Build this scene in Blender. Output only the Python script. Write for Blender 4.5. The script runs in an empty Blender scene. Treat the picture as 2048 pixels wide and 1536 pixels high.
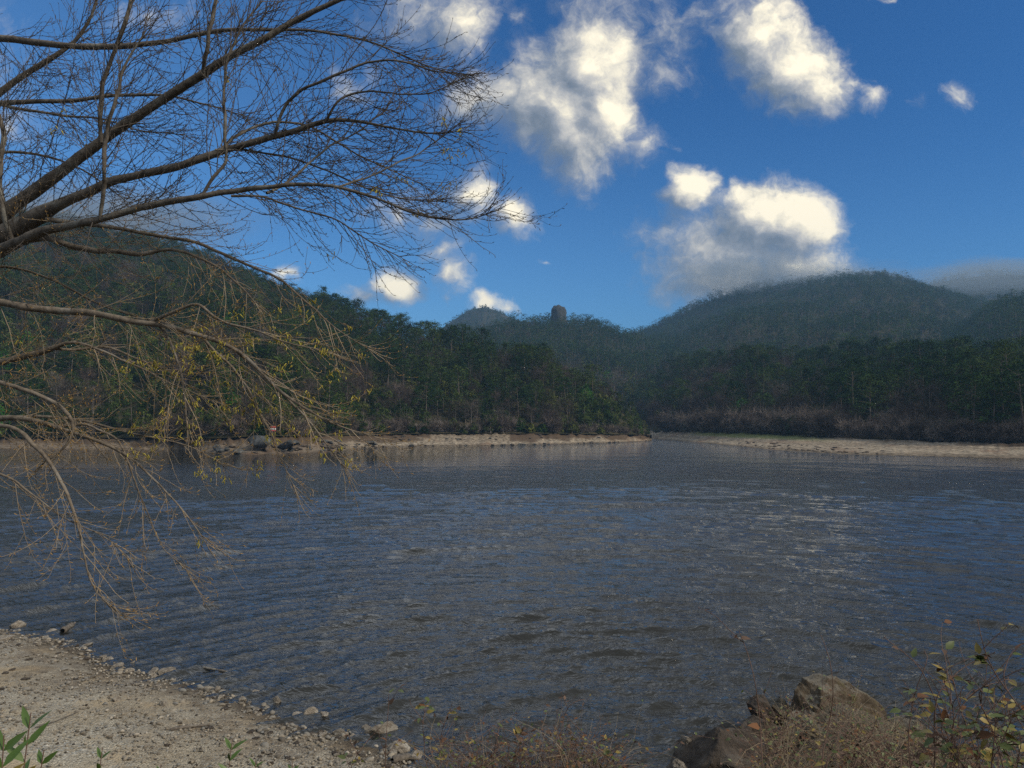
import bpy, math, random
import numpy as np
from mathutils import Vector, Matrix

random.seed(7)
rng = np.random.default_rng(7)
R = math.radians
scene = bpy.context.scene
COL = scene.collection

# ------------------------------------------------------------------ camera
F, CX, CY, YH, EYE = 1500.0, 1024.0, 768.0, 850.0, 6.0     # measured on the 2048 px wide photograph
TH = math.atan((YH - CY) / F)
cam = bpy.data.cameras.new('camera')
cam.sensor_width = 36.0
cam.lens = 36.0 * F / 2048.0
cam.clip_start, cam.clip_end = 0.1, 20000.0
cam_o = bpy.data.objects.new('camera', cam)
COL.objects.link(cam_o)
cam_o.location = (0, 0, EYE)
cam_o.rotation_euler = (math.pi / 2 + TH, 0, 0)
scene.camera = cam_o


def ray(px, py):
    dx, dz = (px - CX) / F, (CY - py) / F
    return dx, math.cos(TH) - dz * math.sin(TH), math.sin(TH) + dz * math.cos(TH)


def at(px, py, Y):
    a, b, c = ray(px, py)
    s = Y / b
    return np.array((a * s, Y, EYE + c * s))


def project(P):
    P = np.atleast_2d(P)
    y = P[:, 1] * math.cos(TH) + (P[:, 2] - EYE) * math.sin(TH)
    z = -P[:, 1] * math.sin(TH) + (P[:, 2] - EYE) * math.cos(TH)
    y = np.maximum(y, 0.01)
    return CX + F * P[:, 0] / y, CY - F * z / y


# ------------------------------------------------------------------ light and sky
scene.view_settings.view_transform = 'Standard'
scene.view_settings.look = 'None'
scene.view_settings.gamma = 1.0
scene.view_settings.exposure = 0.36
scene.cycles.use_denoising = False
scene.cycles.use_adaptive_sampling = True
scene.cycles.adaptive_threshold = 0.005
scene.cycles.max_bounces = 5
scene.cycles.diffuse_bounces = 2
scene.cycles.glossy_bounces = 2
scene.cycles.volume_bounces = 1
scene.cycles.transparent_max_bounces = 8

SUN_DIR = Vector((0.72, -0.38, 0.58)).normalized()
sun_el = math.asin(SUN_DIR.z)
sun_rot = math.atan2(SUN_DIR.x, SUN_DIR.y)
sun = bpy.data.lights.new('sun', 'SUN')
sun.energy = 3.0
sun.angle = R(9)
sun.color = (1.0, 0.90, 0.75)
sun_o = bpy.data.objects.new('sun', sun)
COL.objects.link(sun_o)
sun_o.rotation_euler = SUN_DIR.to_track_quat('Z', 'Y').to_euler()

world = bpy.data.worlds.new('World')
scene.world = world
world.use_nodes = True
try:
    world.cycles.sampling_method = 'MANUAL'
    world.cycles.sample_map_resolution = 512
except Exception:
    pass


class NT:
    """small helper to write node trees"""

    def __init__(self, tree):
        self.t = tree

    def n(self, kind, **kw):
        node = self.t.nodes.new(kind)
        ins = kw.pop('i', {})
        for k, v in kw.items():
            setattr(node, k, v)
        for k, v in ins.items():
            s = node.inputs[k]
            if isinstance(v, bpy.types.NodeSocket):
                self.t.links.new(v, s)
            else:
                s.default_value = v
        return node

    def m(self, op, a, b=None, c=None, clamp=False):
        i = {0: a}
        if b is not None:
            i[1] = b
        if c is not None:
            i[2] = c
        return self.n('ShaderNodeMath', operation=op, use_clamp=clamp, i=i).outputs[0]

    def vm(self, op, a, b=None, out=0):
        i = {0: a}
        if b is not None:
            i[1] = b
        return self.n('ShaderNodeVectorMath', operation=op, i=i).outputs[out]

    def noise(self, vec, scale, detail=4, rough=0.55, dist=0.0, out='Fac', lac=2.0):
        return self.n('ShaderNodeTexNoise', i={'Vector': vec, 'Scale': scale, 'Detail': detail, 'Roughness': rough,
                                               'Distortion': dist, 'Lacunarity': lac}).outputs[out]

    def ramp(self, fac, stops, interp='LINEAR'):
        node = self.n('ShaderNodeValToRGB', i={0: fac})
        cr = node.color_ramp
        cr.interpolation = interp
        while len(cr.elements) < len(stops):
            cr.elements.new(0.5)
        for e, (p, c) in zip(cr.elements, stops):
            e.position = p
            e.color = (*c, 1) if len(c) == 3 else c
        return node.outputs[0]

    def mix(self, fac, a, b, blend='MIX'):
        node = self.n('ShaderNodeMix', data_type='RGBA', blend_type=blend)
        for s, v in ((node.inputs[0], fac), (node.inputs[6], a), (node.inputs[7], b)):
            if isinstance(v, bpy.types.NodeSocket):
                self.t.links.new(v, s)
            else:
                s.default_value = v if s.type == 'VALUE' else ((*v, 1) if len(v) == 3 else v)
        return node.outputs[2]

    def maprange(self, v, a, b, c=0.0, d=1.0, smooth=True):
        node = self.n('ShaderNodeMapRange', interpolation_type='SMOOTHSTEP' if smooth else 'LINEAR')
        for k, val in enumerate((v, a, b, c, d)):
            if isinstance(val, bpy.types.NodeSocket):
                self.t.links.new(val, node.inputs[k])
            else:
                node.inputs[k].default_value = val
        return node.outputs[0]


# cloud banks as soft lobes given by their direction in the sky (measured in the photograph) : px, py, rx, ry, turn, weight
LOBES = [
    (1185, 130, 100, 100, 20, 1.1), (1110, 205, 105, 100, 0, 1.05), (1160, 270, 80, 85, 0, 0.95), (1215, 210, 66, 85, 0, 0.95),
    (1165, 350, 40, 50, 0, 0.45), (1010, 200, 95, 56, 0, 0.62), (945, 212, 70, 48, 0, 0.52), (1080, 110, 45, 40, 0, 0.5),
    (1290, 285, 50, 50, 30, 0.3), (1340, 60, 160, 100, 0, 0.27), (1330, 150, 76, 66, 0, 0.24), (1210, 5, 160, 50, 0, 0.27),
    (1450, 20, 90, 50, 0, 0.25),
    (1530, 75, 78, 74, 0, 0.95), (1590, 140, 88, 72, -35, 0.95), (1645, 180, 50, 48, 0, 0.7), (1600, 215, 60, 42, -30, 0.45),
    (1530, 150, 70, 60, -30, 0.45), (1745, 195, 40, 36, 0, 0.36), (1705, 165, 30, 30, 0, 0.26), (1912, 200, 42, 32, 0, 0.30),
    (1835, 210, 26, 36, 0, 0.16), (1560, 10, 30, 30, 0, 0.3), (1780, 0, 60, 14, 0, 0.2),
    (1378, 380, 44, 44, -20, 0.85), (1535, 445, 112, 86, -15, 1.05), (1590, 455, 72, 74, 0, 1.0), (1500, 400, 62, 40, 0, 0.7),
    (1425, 500, 125, 100, 0, 0.55), (1500, 510, 120, 80, 0, 0.6), (1470, 565, 140, 60, 0, 0.55), (1590, 535, 110, 52, 0, 0.65), (1700, 540, 90, 26, 0, 0.22),
    (1430, 590, 90, 26, 0, 0.3),
    (1025, 430, 44, 46, 0, 0.62), (948, 385, 40, 66, -10, 0.55), (890, 440, 60, 48, 0, 0.42), (885, 498, 38, 26, 0, 0.42),
    (900, 545, 38, 38, -20, 0.50), (790, 580, 46, 42, -15, 0.75), (582, 552, 30, 20, 0, 0.5), (730, 600, 30, 20, 0, 0.5),
    (968, 602, 30, 24, -20, 0.6), (1012, 612, 26, 18, 0, 0.5), (885, 600, 18, 30, 0, 0.2), (1080, 525, 16, 8, 0, 0.25),
    (925, 50, 62, 66, 0, 0.62), (840, 20, 120, 90, 0, 0.45), (1030, 40, 40, 40, 0, 0.24), (700, 170, 90, 70, 0, 0.22), (800, 430, 130, 60, 0, 0.28),
    (300, 40, 150, 50, 0, 0.24), (10, 250, 90, 60, 0, 0.32),
    (120, 440, 280, 60, 0, 0.36), (-200, 150, 200, 150, 0, 0.5), (2250, 300, 150, 120, 0, 0.5),
]


def uv_dir(px, py):
    a, b, c = ray(px, py)
    return a / b, c / b


def cloud_group():
    g = bpy.data.node_groups.new('cloud_density', 'ShaderNodeTree')
    g.interface.new_socket('Vector', in_out='INPUT', socket_type='NodeSocketVector')
    g.interface.new_socket('Density', in_out='OUTPUT', socket_type='NodeSocketFloat')
    t = NT(g)
    gi, go = t.n('NodeGroupInput'), t.n('NodeGroupOutput')
    p = gi.outputs[0]
    w1 = t.vm('MULTIPLY', t.vm('SUBTRACT', t.noise(p, 9.0, 3, 0.55, out='Color'), (0.5, 0.5, 0.5)), (0.075, 0.065, 0.0))
    w2 = t.vm('MULTIPLY', t.vm('SUBTRACT', t.noise(p, 32.0, 3, 0.6, out='Color'), (0.5, 0.5, 0.5)), (0.022, 0.022, 0.0))
    q = t.vm('ADD', p, t.vm('ADD', w1, w2))
    acc = None
    for px, py, rx, ry, turn, w in LOBES:
        u, v = uv_dir(px, py)
        sx, sy = F / (rx * 1.30), F / (ry * 1.30)
        qq = q if acc is None else t.n('ShaderNodeVectorMath', operation='MULTIPLY_ADD', i={0: acc, 1: (1e-7, 1e-7, 0), 2: q}).outputs[0]
        mp = t.n('ShaderNodeVectorMath', operation='MULTIPLY_ADD', i={0: qq, 1: (sx, sy, 0), 2: (-u * sx, -v * sy, 0)}).outputs[0]
        ln = t.vm('LENGTH', mp, out=1)
        w = w if w > 0.5 else w * 0.8
        d = t.m('MULTIPLY_ADD', ln, -max(w, 0.42), w)
        acc = d if acc is None else t.m('SMOOTH_MAX', acc, d, 0.30)
    n1 = t.noise(q, 36.0, 8, 0.64)
    n2 = t.noise(q, 8.0, 4, 0.55)
    det = t.m('ADD', t.m('MULTIPLY', t.m('SUBTRACT', n1, 0.5), 0.66), t.m('MULTIPLY', t.m('SUBTRACT', n2, 0.5), 0.30))
    g.links.new(t.m('ADD', acc, det), go.inputs[0])
    return g


def build_world():
    tree = world.node_tree
    tree.nodes.clear()
    t = NT(tree)
    out = t.n('ShaderNodeOutputWorld')
    d = t.n('ShaderNodeTexCoord').outputs['Generated']
    sep = t.n('ShaderNodeSeparateXYZ', i={0: d})
    x, y, z = sep.outputs
    sky = t.n('ShaderNodeTexSky', sky_type='NISHITA', sun_disc=False, sun_elevation=sun_el, sun_rotation=sun_rot,
              air_density=1.0, dust_density=0.6, ozone_density=2.5, altitude=300).outputs[0]
    yy = t.m('MAXIMUM', y, 0.08)
    lowf = t.m('MULTIPLY', t.maprange(t.m('DIVIDE', z, yy), 0.50, 0.05), t.maprange(t.m('DIVIDE', x, yy), 0.55, -0.45, 0.55, 1.0))
    lowf = t.m('MAXIMUM', lowf, t.maprange(t.m('DIVIDE', x, yy), 0.12, -0.55, 0.0, 0.72))
    sky_c = t.mix(1.0, sky, t.mix(lowf, SKY_TINT, SKY_LOW), 'MULTIPLY')
    uv = t.n('ShaderNodeCombineXYZ', i={0: t.m('DIVIDE', x, yy), 1: t.m('DIVIDE', z, yy)}).outputs[0]
    grp = cloud_group()

    def dens(vec):
        return t.n('ShaderNodeGroup', node_tree=grp, i={0: vec}).outputs[0]

    def scaled(c, k):
        return t.n('ShaderNodeVectorMath', operation='SCALE', i={0: c, 'Scale': k}).outputs[0]

    def bg(c):
        return t.n('ShaderNodeBackground', i={0: c, 1: WORLD_STRENGTH}).outputs[0]

    def mixs(f, a, b):
        return t.n('ShaderNodeMixShader', i={0: f, 1: a, 2: b}).outputs[0]
    D0 = dens(uv)
    D1 = dens(t.n('ShaderNodeVectorMath', operation='MULTIPLY_ADD', i={0: D0, 1: (1e-7, 1e-7, 0), 2: t.vm('ADD', uv, (0.030, 0.026, 0))}).outputs[0])
    alpha = t.maprange(D0, -0.10, 0.50)
    lit = t.m('ADD', t.m('MULTIPLY', t.m('SUBTRACT', D0, D1), 1.0), 0.30)
    lit = t.m('ADD', lit, t.m('MULTIPLY', D0, 0.24), clamp=True)
    ccol = t.ramp(lit, [(0.0, (0.17, 0.21, 0.27)), (0.30, (0.29, 0.32, 0.37)), (0.62, (0.62, 0.60, 0.56)), (0.84, (1.00, 0.92, 0.73)), (1.0, (1.22, 1.10, 0.84))])
    front = mixs(alpha, bg(sky_c), bg(scaled(ccol, CLOUD_GAIN)))
    # added to light the scene, unseen overhead and behind: a deck of grey-white cloud
    nn = t.noise(d, 2.2, 3, 0.6)
    fill_deck = t.ramp(nn, [(0.32, (0.38, 0.45, 0.55)), (0.55, (0.58, 0.65, 0.74)), (0.72, (0.82, 0.87, 0.93))])
    elev = t.m('DIVIDE', z, yy)
    side = t.m('ABSOLUTE', t.m('DIVIDE', x, yy))
    f = t.m('MAXIMUM', t.maprange(y, 0.45, 0.15), t.maprange(elev, 0.59, 0.74))
    f = t.m('MAXIMUM', f, t.maprange(side, 1.1, 1.7))
    az = t.m('SUBTRACT', t.m('DIVIDE', x, yy), -0.10)
    bank = t.m('MULTIPLY_ADD', t.m('MULTIPLY', t.maprange(t.m('ABSOLUTE', az), 0.55, 0.05), t.maprange(y, 0.1, 0.3)), 1.6, 1.0)  # added, unseen brighter cloud above the view, for a sheen on the lake
    up = mixs(f, front, bg(scaled(fill_deck, t.m('MULTIPLY', bank, FILL_DECK_GAIN))))
    low = t.m('LESS_THAN', z, -0.03)
    tree.links.new(mixs(low, up, bg((0.6, 0.6, 0.6, 1))), out.inputs[0])


WORLD_STRENGTH = 0.10
SKY_TINT = (0.125, 0.46, 0.82)
SKY_LOW = (0.44, 0.82, 1.12)
CLOUD_GAIN = 8.6
FILL_DECK_GAIN = 7.2
build_world()


# ------------------------------------------------------------------ naming helpers
def tag(o, label=None, cat=None, group=None, kind=None):
    if label:
        o['label'] = label
    if cat:
        o['category'] = cat
    if group:
        o['group'] = group
    if kind:
        o['kind'] = kind
    return o


def empty(name, loc, label, cat, group=None):
    o = bpy.data.objects.new(name, None)
    COL.objects.link(o)
    o.location = loc
    o.empty_display_size = 0.2
    return tag(o, label, cat, group)


def copy_tree(o, parent=None):
    c = o.copy()
    COL.objects.link(c)
    if parent is not None:
        c.parent = parent
    for ch in list(o.children):
        copy_tree(ch, c)
    return c


class MB:
    """collects vertices and polygons, builds ONE mesh"""

    def __init__(self):
        self.v, self.f, self.mi, self.n = [], [], [], 0

    def add(self, verts, faces, mat=0):
        verts = np.asarray(verts, dtype=np.float64).reshape(-1, 3)
        faces = np.asarray(faces, dtype=np.int64)
        self.v.append(verts)
        self.f.append(faces + self.n)
        self.mi.append(np.full(len(faces), mat, dtype=np.int32))
        self.n += len(verts)

    def mesh(self, name, mats, smooth=False):
        me = bpy.data.meshes.new(name)
        V = np.concatenate(self.v)
        loops = np.concatenate([f.ravel() for f in self.f])
        tot = np.concatenate([np.full(len(f), f.shape[1], dtype=np.int64) for f in self.f])
        start = np.concatenate(([0], np.cumsum(tot)[:-1]))
        me.vertices.add(len(V))
        me.vertices.foreach_set('co', V.ravel())
        me.loops.add(len(loops))
        me.loops.foreach_set('vertex_index', loops.astype(np.int32))
        me.polygons.add(len(tot))
        me.polygons.foreach_set('loop_start', start.astype(np.int32))
        me.polygons.foreach_set('loop_total', tot.astype(np.int32))
        for m in (mats if isinstance(mats, (list, tuple)) else [mats]):
            me.materials.append(m)
        me.polygons.foreach_set('material_index', np.concatenate(self.mi))
        if smooth:
            me.polygons.foreach_set('use_smooth', np.ones(len(tot), dtype=bool))
        me.update(calc_edges=True)
        me.validate()
        return me

    def build(self, name, mats, parent=None, smooth=False):
        o = bpy.data.objects.new(name, self.mesh(name, mats, smooth))
        COL.objects.link(o)
        if parent is not None:
            o.parent = parent
        return o


def tubes(mb, P, Rd, sides=5, mat=0, cap=True):
    """P: (M,K,3) polylines, Rd: (M,K) radii"""
    P = np.asarray(P, float)
    Rd = np.asarray(Rd, float)
    M, K, _ = P.shape
    T = np.empty_like(P)
    T[:, 1:-1] = P[:, 2:] - P[:, :-2]
    T[:, 0] = P[:, 1] - P[:, 0]
    T[:, -1] = P[:, -1] - P[:, -2]
    T /= np.linalg.norm(T, axis=2, keepdims=True) + 1e-12
    ref = np.tile(np.array([0.31, 0.23, 0.92]), (M, 1))
    mean = T.mean(axis=1)
    bad = np.abs((mean * ref).sum(1)) > 0.85 * (np.linalg.norm(mean, axis=1) + 1e-9)
    ref[bad] = (0.9, 0.3, 0.1)
    A = np.cross(T, ref[:, None, :])
    A /= np.linalg.norm(A, axis=2, keepdims=True) + 1e-12
    B = np.cross(T, A)
    ang = np.arange(sides) * 2 * math.pi / sides
    ring = P[:, :, None, :] + Rd[:, :, None, None] * (A[:, :, None, :] * np.cos(ang)[None, None, :, None] + B[:, :, None, :] * np.sin(ang)[None, None, :, None])
    V = ring.reshape(-1, 3)
    m, k, s = np.meshgrid(np.arange(M), np.arange(K - 1), np.arange(sides), indexing='ij')
    s2 = (s + 1) % sides
    base = m * K * sides
    a = base + k * sides + s
    b = base + k * sides + s2
    c = base + (k + 1) * sides + s2
    d = base + (k + 1) * sides + s
    mb.add(V, np.stack([a, b, c, d], -1).reshape(-1, 4), mat)


def resample(pts, K):
    pts = np.asarray(pts, float)
    seg = np.linalg.norm(np.diff(pts, axis=0), axis=1)
    s = np.concatenate(([0], np.cumsum(seg)))
    t = np.linspace(0, s[-1], K)
    return np.stack([np.interp(t, s, pts[:, i]) for i in range(pts.shape[1])], 1)


def smooth_path(pts, K, it=3):
    p = resample(pts, K)
    for _ in range(it):
        q = p.copy()
        q[1:-1] = 0.25 * p[:-2] + 0.5 * p[1:-1] + 0.25 * p[2:]
        p = q
    return p


def leaf_quads(mb, C, N, size, aspect=0.55, mat=0, r=rng):
    """kite shaped leaf clumps: C centres, N normals"""
    M = len(C)
    N = N / (np.linalg.norm(N, axis=1, keepdims=True) + 1e-9)
    a = r.normal(size=(M, 3))
    a -= (a * N).sum(1, keepdims=True) * N
    a /= np.linalg.norm(a, axis=1, keepdims=True) + 1e-9
    b = np.cross(N, a)
    size = np.asarray(size).reshape(-1, 1) * np.ones((M, 1))
    p0, p1 = C - a * size * 0.55, C + b * size * aspect * 0.5 - a * size * .05
    p2, p3 = C + a * size * 0.6, C - b * size * aspect * 0.5 + a * size * .05
    V = np.stack([p0, p1, p2, p3], 1).reshape(-1, 3)
    mb.add(V, np.arange(M * 4).reshape(M, 4), mat)


# numpy value noise
def vnoise(x, y, seed=0):
    x, y = np.asarray(x, float), np.asarray(y, float)
    xi, yi = np.floor(x).astype(np.int64), np.floor(y).astype(np.int64)
    fx, fy = x - xi, y - yi
    fx, fy = fx * fx * (3 - 2 * fx), fy * fy * (3 - 2 * fy)

    def h(i, j):
        n = (i * 374761393 + j * 668265263 + seed * 982451653) & 0x7fffffff
        n = ((n ^ (n >> 13)) * 1274126177) & 0x7fffffff
        return ((n ^ (n >> 16)) & 0xffff) / 65535.0
    return (h(xi, yi) * (1 - fx) + h(xi + 1, yi) * fx) * (1 - fy) + (h(xi, yi + 1) * (1 - fx) + h(xi + 1, yi + 1) * fx) * fy


def fbm(x, y, seed=0, oct=4):
    a, s, tot = 1.0, 0.0, 0.0
    for o in range(oct):
        s = s + a * vnoise(np.asarray(x) * 2 ** o, np.asarray(y) * 2 ** o, seed + o)
        tot += a
        a *= 0.5
    return s / tot - 0.5


# ------------------------------------------------------------------ materials
def mat(name, fn, rough=0.9, spec=0.2):
    m = bpy.data.materials.new(name)
    m.use_nodes = True
    t = NT(m.node_tree)
    bs = m.node_tree.nodes['Principled BSDF']
    bs.inputs['Roughness'].default_value = rough
    bs.inputs['Specular IOR Level'].default_value = spec
    fn(t, bs, lambda a, b: m.node_tree.links.new(a, bs.inputs[b]))
    return m


def bump(t, link, h, dist=0.02, strength=0.6):
    b = t.n('ShaderNodeBump', i={'Height': h, 'Distance': dist, 'Strength': strength})
    link(b.outputs[0], 'Normal')


def foliage_mat(name, stops, transl=0.25):
    m = bpy.data.materials.new(name)
    m.use_nodes = True
    t = NT(m.node_tree)
    m.node_tree.nodes.clear()
    out = t.n('ShaderNodeOutputMaterial')
    oi = t.n('ShaderNodeObjectInfo')
    geo = t.n('ShaderNodeNewGeometry')
    c = t.ramp(oi.outputs['Random'], stops)
    per = t.m('ADD', t.m('MULTIPLY', geo.outputs['Random Per Island'], 0.9), 0.55)
    clump = t.maprange(t.noise(t.n('ShaderNodeTexCoord').outputs['Object'], 0.55, 2, 0.5), 0.35, 0.65, 0.40, 1.55)
    per = t.m('MULTIPLY', per, clump)
    c = t.mix(1.0, c, t.n('ShaderNodeCombineXYZ', i={0: per, 1: per, 2: per}).outputs[0], 'MULTIPLY')
    d = t.n('ShaderNodeBsdfDiffuse', i={0: c, 1: 0.9})
    tr = t.n('ShaderNodeBsdfTranslucent', i={0: c})
    mx = t.n('ShaderNodeMixShader', i={0: transl, 1: d.outputs[0], 2: tr.outputs[0]})
    m.node_tree.links.new(mx.outputs[0], out.inputs[0])
    return m


def obj_coords(t):
    return t.n('ShaderNodeTexCoord').outputs['Object']


def m_gravel(t, bs, link):
    p = obj_coords(t)
    big = t.noise(p, 0.35, 4, 0.6)
    mid = t.noise(p, 2.2, 4, 0.6)
    vor = t.n('ShaderNodeTexVoronoi', i={'Vector': p, 'Scale': 26.0})
    vor2 = t.n('ShaderNodeTexVoronoi', i={'Vector': p, 'Scale': 60.0})
    cells = t.ramp(t.n('ShaderNodeSeparateColor', i={0: vor.outputs['Color']}).outputs[0],
                   [(0.0, (0.10, 0.085, 0.065)), (0.3, (0.28, 0.235, 0.17)), (0.6, (0.40, 0.33, 0.24)), (0.85, (0.30, 0.30, 0.28)), (1.0, (0.62, 0.55, 0.44))])
    cells2 = t.ramp(t.n('ShaderNodeSeparateColor', i={0: vor2.outputs['Color']}).outputs[0],
                    [(0.0, (0.14, 0.12, 0.09)), (0.5, (0.36, 0.30, 0.215)), (1.0, (0.55, 0.48, 0.37))])
    stone = t.mix(t.maprange(mid, 0.4, 0.6), cells2, cells)
    sand = t.mix(mid, (0.36, 0.275, 0.175), (0.47, 0.375, 0.25))
    c = t.mix(t.maprange(t.noise(p, 0.8, 5, 0.65), 0.50, 0.66), stone, sand)
    dark = t.maprange(t.noise(p, 1.3, 5, 0.7), 0.56, 0.70)
    c = t.mix(t.m('MULTIPLY', dark, 0.55), c, (0.115, 0.085, 0.06))
    # soil and leaf litter on the steep bank, wet band at the water line
    z = t.n('ShaderNodeSeparateXYZ', i={0: p})
    soil = t.mix(mid, (0.05, 0.04, 0.025), (0.15, 0.12, 0.07))
    attr = t.n('ShaderNodeAttribute', attribute_name='bankness').outputs['Fac']
    c = t.mix(attr, c, soil)
    rub = t.n('ShaderNodeAttribute', attribute_name='rubble').outputs['Fac']
    c = t.mix(t.m('MULTIPLY', rub, t.maprange(t.noise(p, 3.5, 5, 0.7), 0.40, 0.60, 0.25, 0.9)), c, t.mix(t.noise(p, 9.0, 4, 0.7), (0.10, 0.078, 0.055), (0.24, 0.19, 0.14)))
    c = t.mix(1.0, c, t.mix(t.maprange(t.noise(p, 0.55, 5, 0.7), 0.4, 0.62), (0.82, 0.86, 0.90), (0.74, 0.73, 0.70)), 'MULTIPLY')
    wet = t.maprange(t.m('ADD', z.outputs[2], t.m('MULTIPLY', t.m('SUBTRACT', mid, .5), .12)), 0.16, 0.03)
    c = t.mix(wet, c, t.mix(1.0, c, (0.38, 0.36, 0.34), 'MULTIPLY'))
    link(c, 'Base Color')
    hgt = t.m('ADD', t.m('MULTIPLY', vor.outputs['Distance'], -0.6), t.m('MULTIPLY', big, 0.8))
    bump(t, link, hgt, 0.05, 0.9)


def m_farsand(t, bs, link):
    p = obj_coords(t)
    a, b = t.noise(p, 0.10, 5, 0.65), t.noise(p, 1.1, 4, 0.7)
    c = t.ramp(b, [(0.34, (0.04, 0.032, 0.024)), (0.47, (0.20, 0.165, 0.122)), (0.66, (0.40, 0.33, 0.245))])
    zz = t.n('ShaderNodeSeparateXYZ', i={0: p}).outputs[2]
    tide = t.noise(t.n('ShaderNodeCombineXYZ', i={0: t.m('MULTIPLY', zz, 9.0), 1: t.m('MULTIPLY', a, 3.0), 2: 0.0}).outputs[0], 1.0, 4, 0.7)
    c = t.mix(t.maprange(tide, 0.5, 0.62, 0.0, 0.6), c, t.mix(1.0, c, (0.5, 0.47, 0.44), 'MULTIPLY'))
    c = t.mix(t.maprange(a, 0.52, 0.72), c, (0.16, 0.10, 0.065))
    gp = t.n('ShaderNodeAttribute', attribute_name='top').outputs['Fac']
    c = t.mix(t.m('MULTIPLY', gp, t.maprange(b, 0.35, 0.55, 0.75, 1.0)), c, t.mix(b, (0.040, 0.030, 0.020), (0.125, 0.085, 0.055)))
    gg = t.n('ShaderNodeAttribute', attribute_name='green').outputs['Fac']
    c = t.mix(gg, c, t.mix(b, (0.10, 0.12, 0.04), (0.19, 0.19, 0.075)))
    z = t.n('ShaderNodeSeparateXYZ', i={0: p}).outputs[2]
    c = t.mix(t.maprange(t.m('ADD', z, t.m('MULTIPLY', a, 0.9)), 0.85, 0.45), c, t.mix(1.0, c, (0.52, 0.5, 0.48), 'MULTIPLY'))
    link(c, 'Base Color')
    bump(t, link, b, 0.25, 0.8)


def m_forest_floor(t, bs, link):
    p = obj_coords(t)
    a = t.noise(p, 0.25, 5, 0.65)
    c = t.ramp(a, [(0.3, (0.018, 0.02, 0.010)), (0.5, (0.045, 0.042, 0.024)), (0.7, (0.075, 0.06, 0.038))])
    link(c, 'Base Color')
    bump(t, link, a, 1.0, 0.6)


def m_rock(light, dark, lichen):
    def fn(t, bs, link):
        p = obj_coords(t)
        a = t.noise(p, 2.5, 6, 0.65, 0.4)
        v = t.n('ShaderNodeTexVoronoi', feature='DISTANCE_TO_EDGE', i={'Vector': t.vm('ADD', p, t.vm('MULTIPLY', t.noise(p, 2.2, 5, 0.7, out='Color'), (1.3, 1.3, 1.3))), 'Scale': 0.9}).outputs[0]
        c = t.ramp(a, [(0.28, dark), (0.55, light), (0.75, tuple(min(1, 1.35 * x) for x in light))])
        c = t.mix(t.maprange(t.noise(p, 1.2, 5, 0.7), 0.52, 0.62), c, lichen)
        crack = t.maprange(v, 0.0, 0.02, 0.25, 1.0)
        c = t.mix(crack, t.mix(1.0, c, (0.3, 0.28, 0.26), 'MULTIPLY'), c)
        oi = t.n('ShaderNodeObjectInfo').outputs['Random']
        k = t.m('ADD', t.m('MULTIPLY', oi, 0.5), 0.75)
        c = t.mix(1.0, c, t.n('ShaderNodeCombineXYZ', i={0: k, 1: k, 2: k}).outputs[0], 'MULTIPLY')
        link(c, 'Base Color')
        bump(t, link, t.m('ADD', t.m('MULTIPLY', a, 1.0), t.m('MULTIPLY', t.noise(p, 14, 5, 0.7), 0.35)), 0.12, 0.9)
    return fn


def m_bark(c0, c1, scale=9.0, lich=(0.22, 0.22, 0.18)):
    def fn(t, bs, link):
        p = obj_coords(t)
        a = t.noise(t.vm('MULTIPLY', p, (1, 1, 1)), scale, 6, 0.7)
        c = t.ramp(a, [(0.3, c0), (0.65, c1)])
        c = t.mix(t.m('MULTIPLY', t.maprange(t.noise(p, 3.0, 4), 0.5, 0.65), 0.6), c, lich)
        link(c, 'Base Color')
        bump(t, link, a, 0.02, 0.8)
    return fn


def m_plain(c0, c1, scale=3.0):
    def fn(t, bs, link):
        geo = t.n('ShaderNodeNewGeometry').outputs['Random Per Island']
        p = obj_coords(t)
        c = t.mix(geo, c0, c1)
        c = t.mix(t.noise(p, scale, 3), t.mix(1.0, c, (0.7, 0.7, 0.7), 'MULTIPLY'), c)
        link(c, 'Base Color')
    return fn


def m_water(t, bs, link):
    p = obj_coords(t)
    bs.inputs['Base Color'].default_value = (0.018, 0.0185, 0.017, 1)
    bs.inputs['Roughness'].default_value = 0.025
    bs.inputs['Specular Tint'].default_value = (1.0, 0.91, 0.81, 1)
    bs.inputs['IOR'].default_value = 1.40
    bs.inputs['Specular IOR Level'].default_value = 0.5
    y = t.n('ShaderNodeSeparateXYZ', i={0: p}).outputs[1]
    gust = t.maprange(t.noise(t.vm('MULTIPLY', p, (0.03, 0.06, 0.03)), 1.0, 4, 0.6), 0.36, 0.66, 0.85, 1.12)
    xx = t.n('ShaderNodeSeparateXYZ', i={0: p}).outputs[0]
    shel = t.m('MULTIPLY', t.maprange(y, 62.0, 135.0), t.m('MAXIMUM', t.maprange(xx, 22.0, -22.0), t.m('MULTIPLY', t.maprange(t.m('SUBTRACT', xx, t.m('MULTIPLY', y, 0.35)), 10.0, 40.0), 0.8)))
    calm = t.m('SUBTRACT', 1.0, t.m('MULTIPLY', shel, 0.87))
    n1 = t.noise(t.vm('MULTIPLY', p, (2.0, 4.4, 1)), 1.0, 3, 0.65, 0.5)
    n2 = t.noise(t.vm('MULTIPLY', p, (3.2, 7.0, 1)), 1.0, 3, 0.6, 0.8)
    farw = t.maprange(y, 30.0, 90.0, 0.35, 1.0)
    h = t.m('ADD', t.m('MULTIPLY', t.m('MULTIPLY', n1, 0.24), farw), t.m('MULTIPLY', n2, 0.034))
    h = t.m('MULTIPLY', t.m('MULTIPLY', h, gust), calm)
    bump(t, link, h, 1.0, 0.9)


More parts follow.
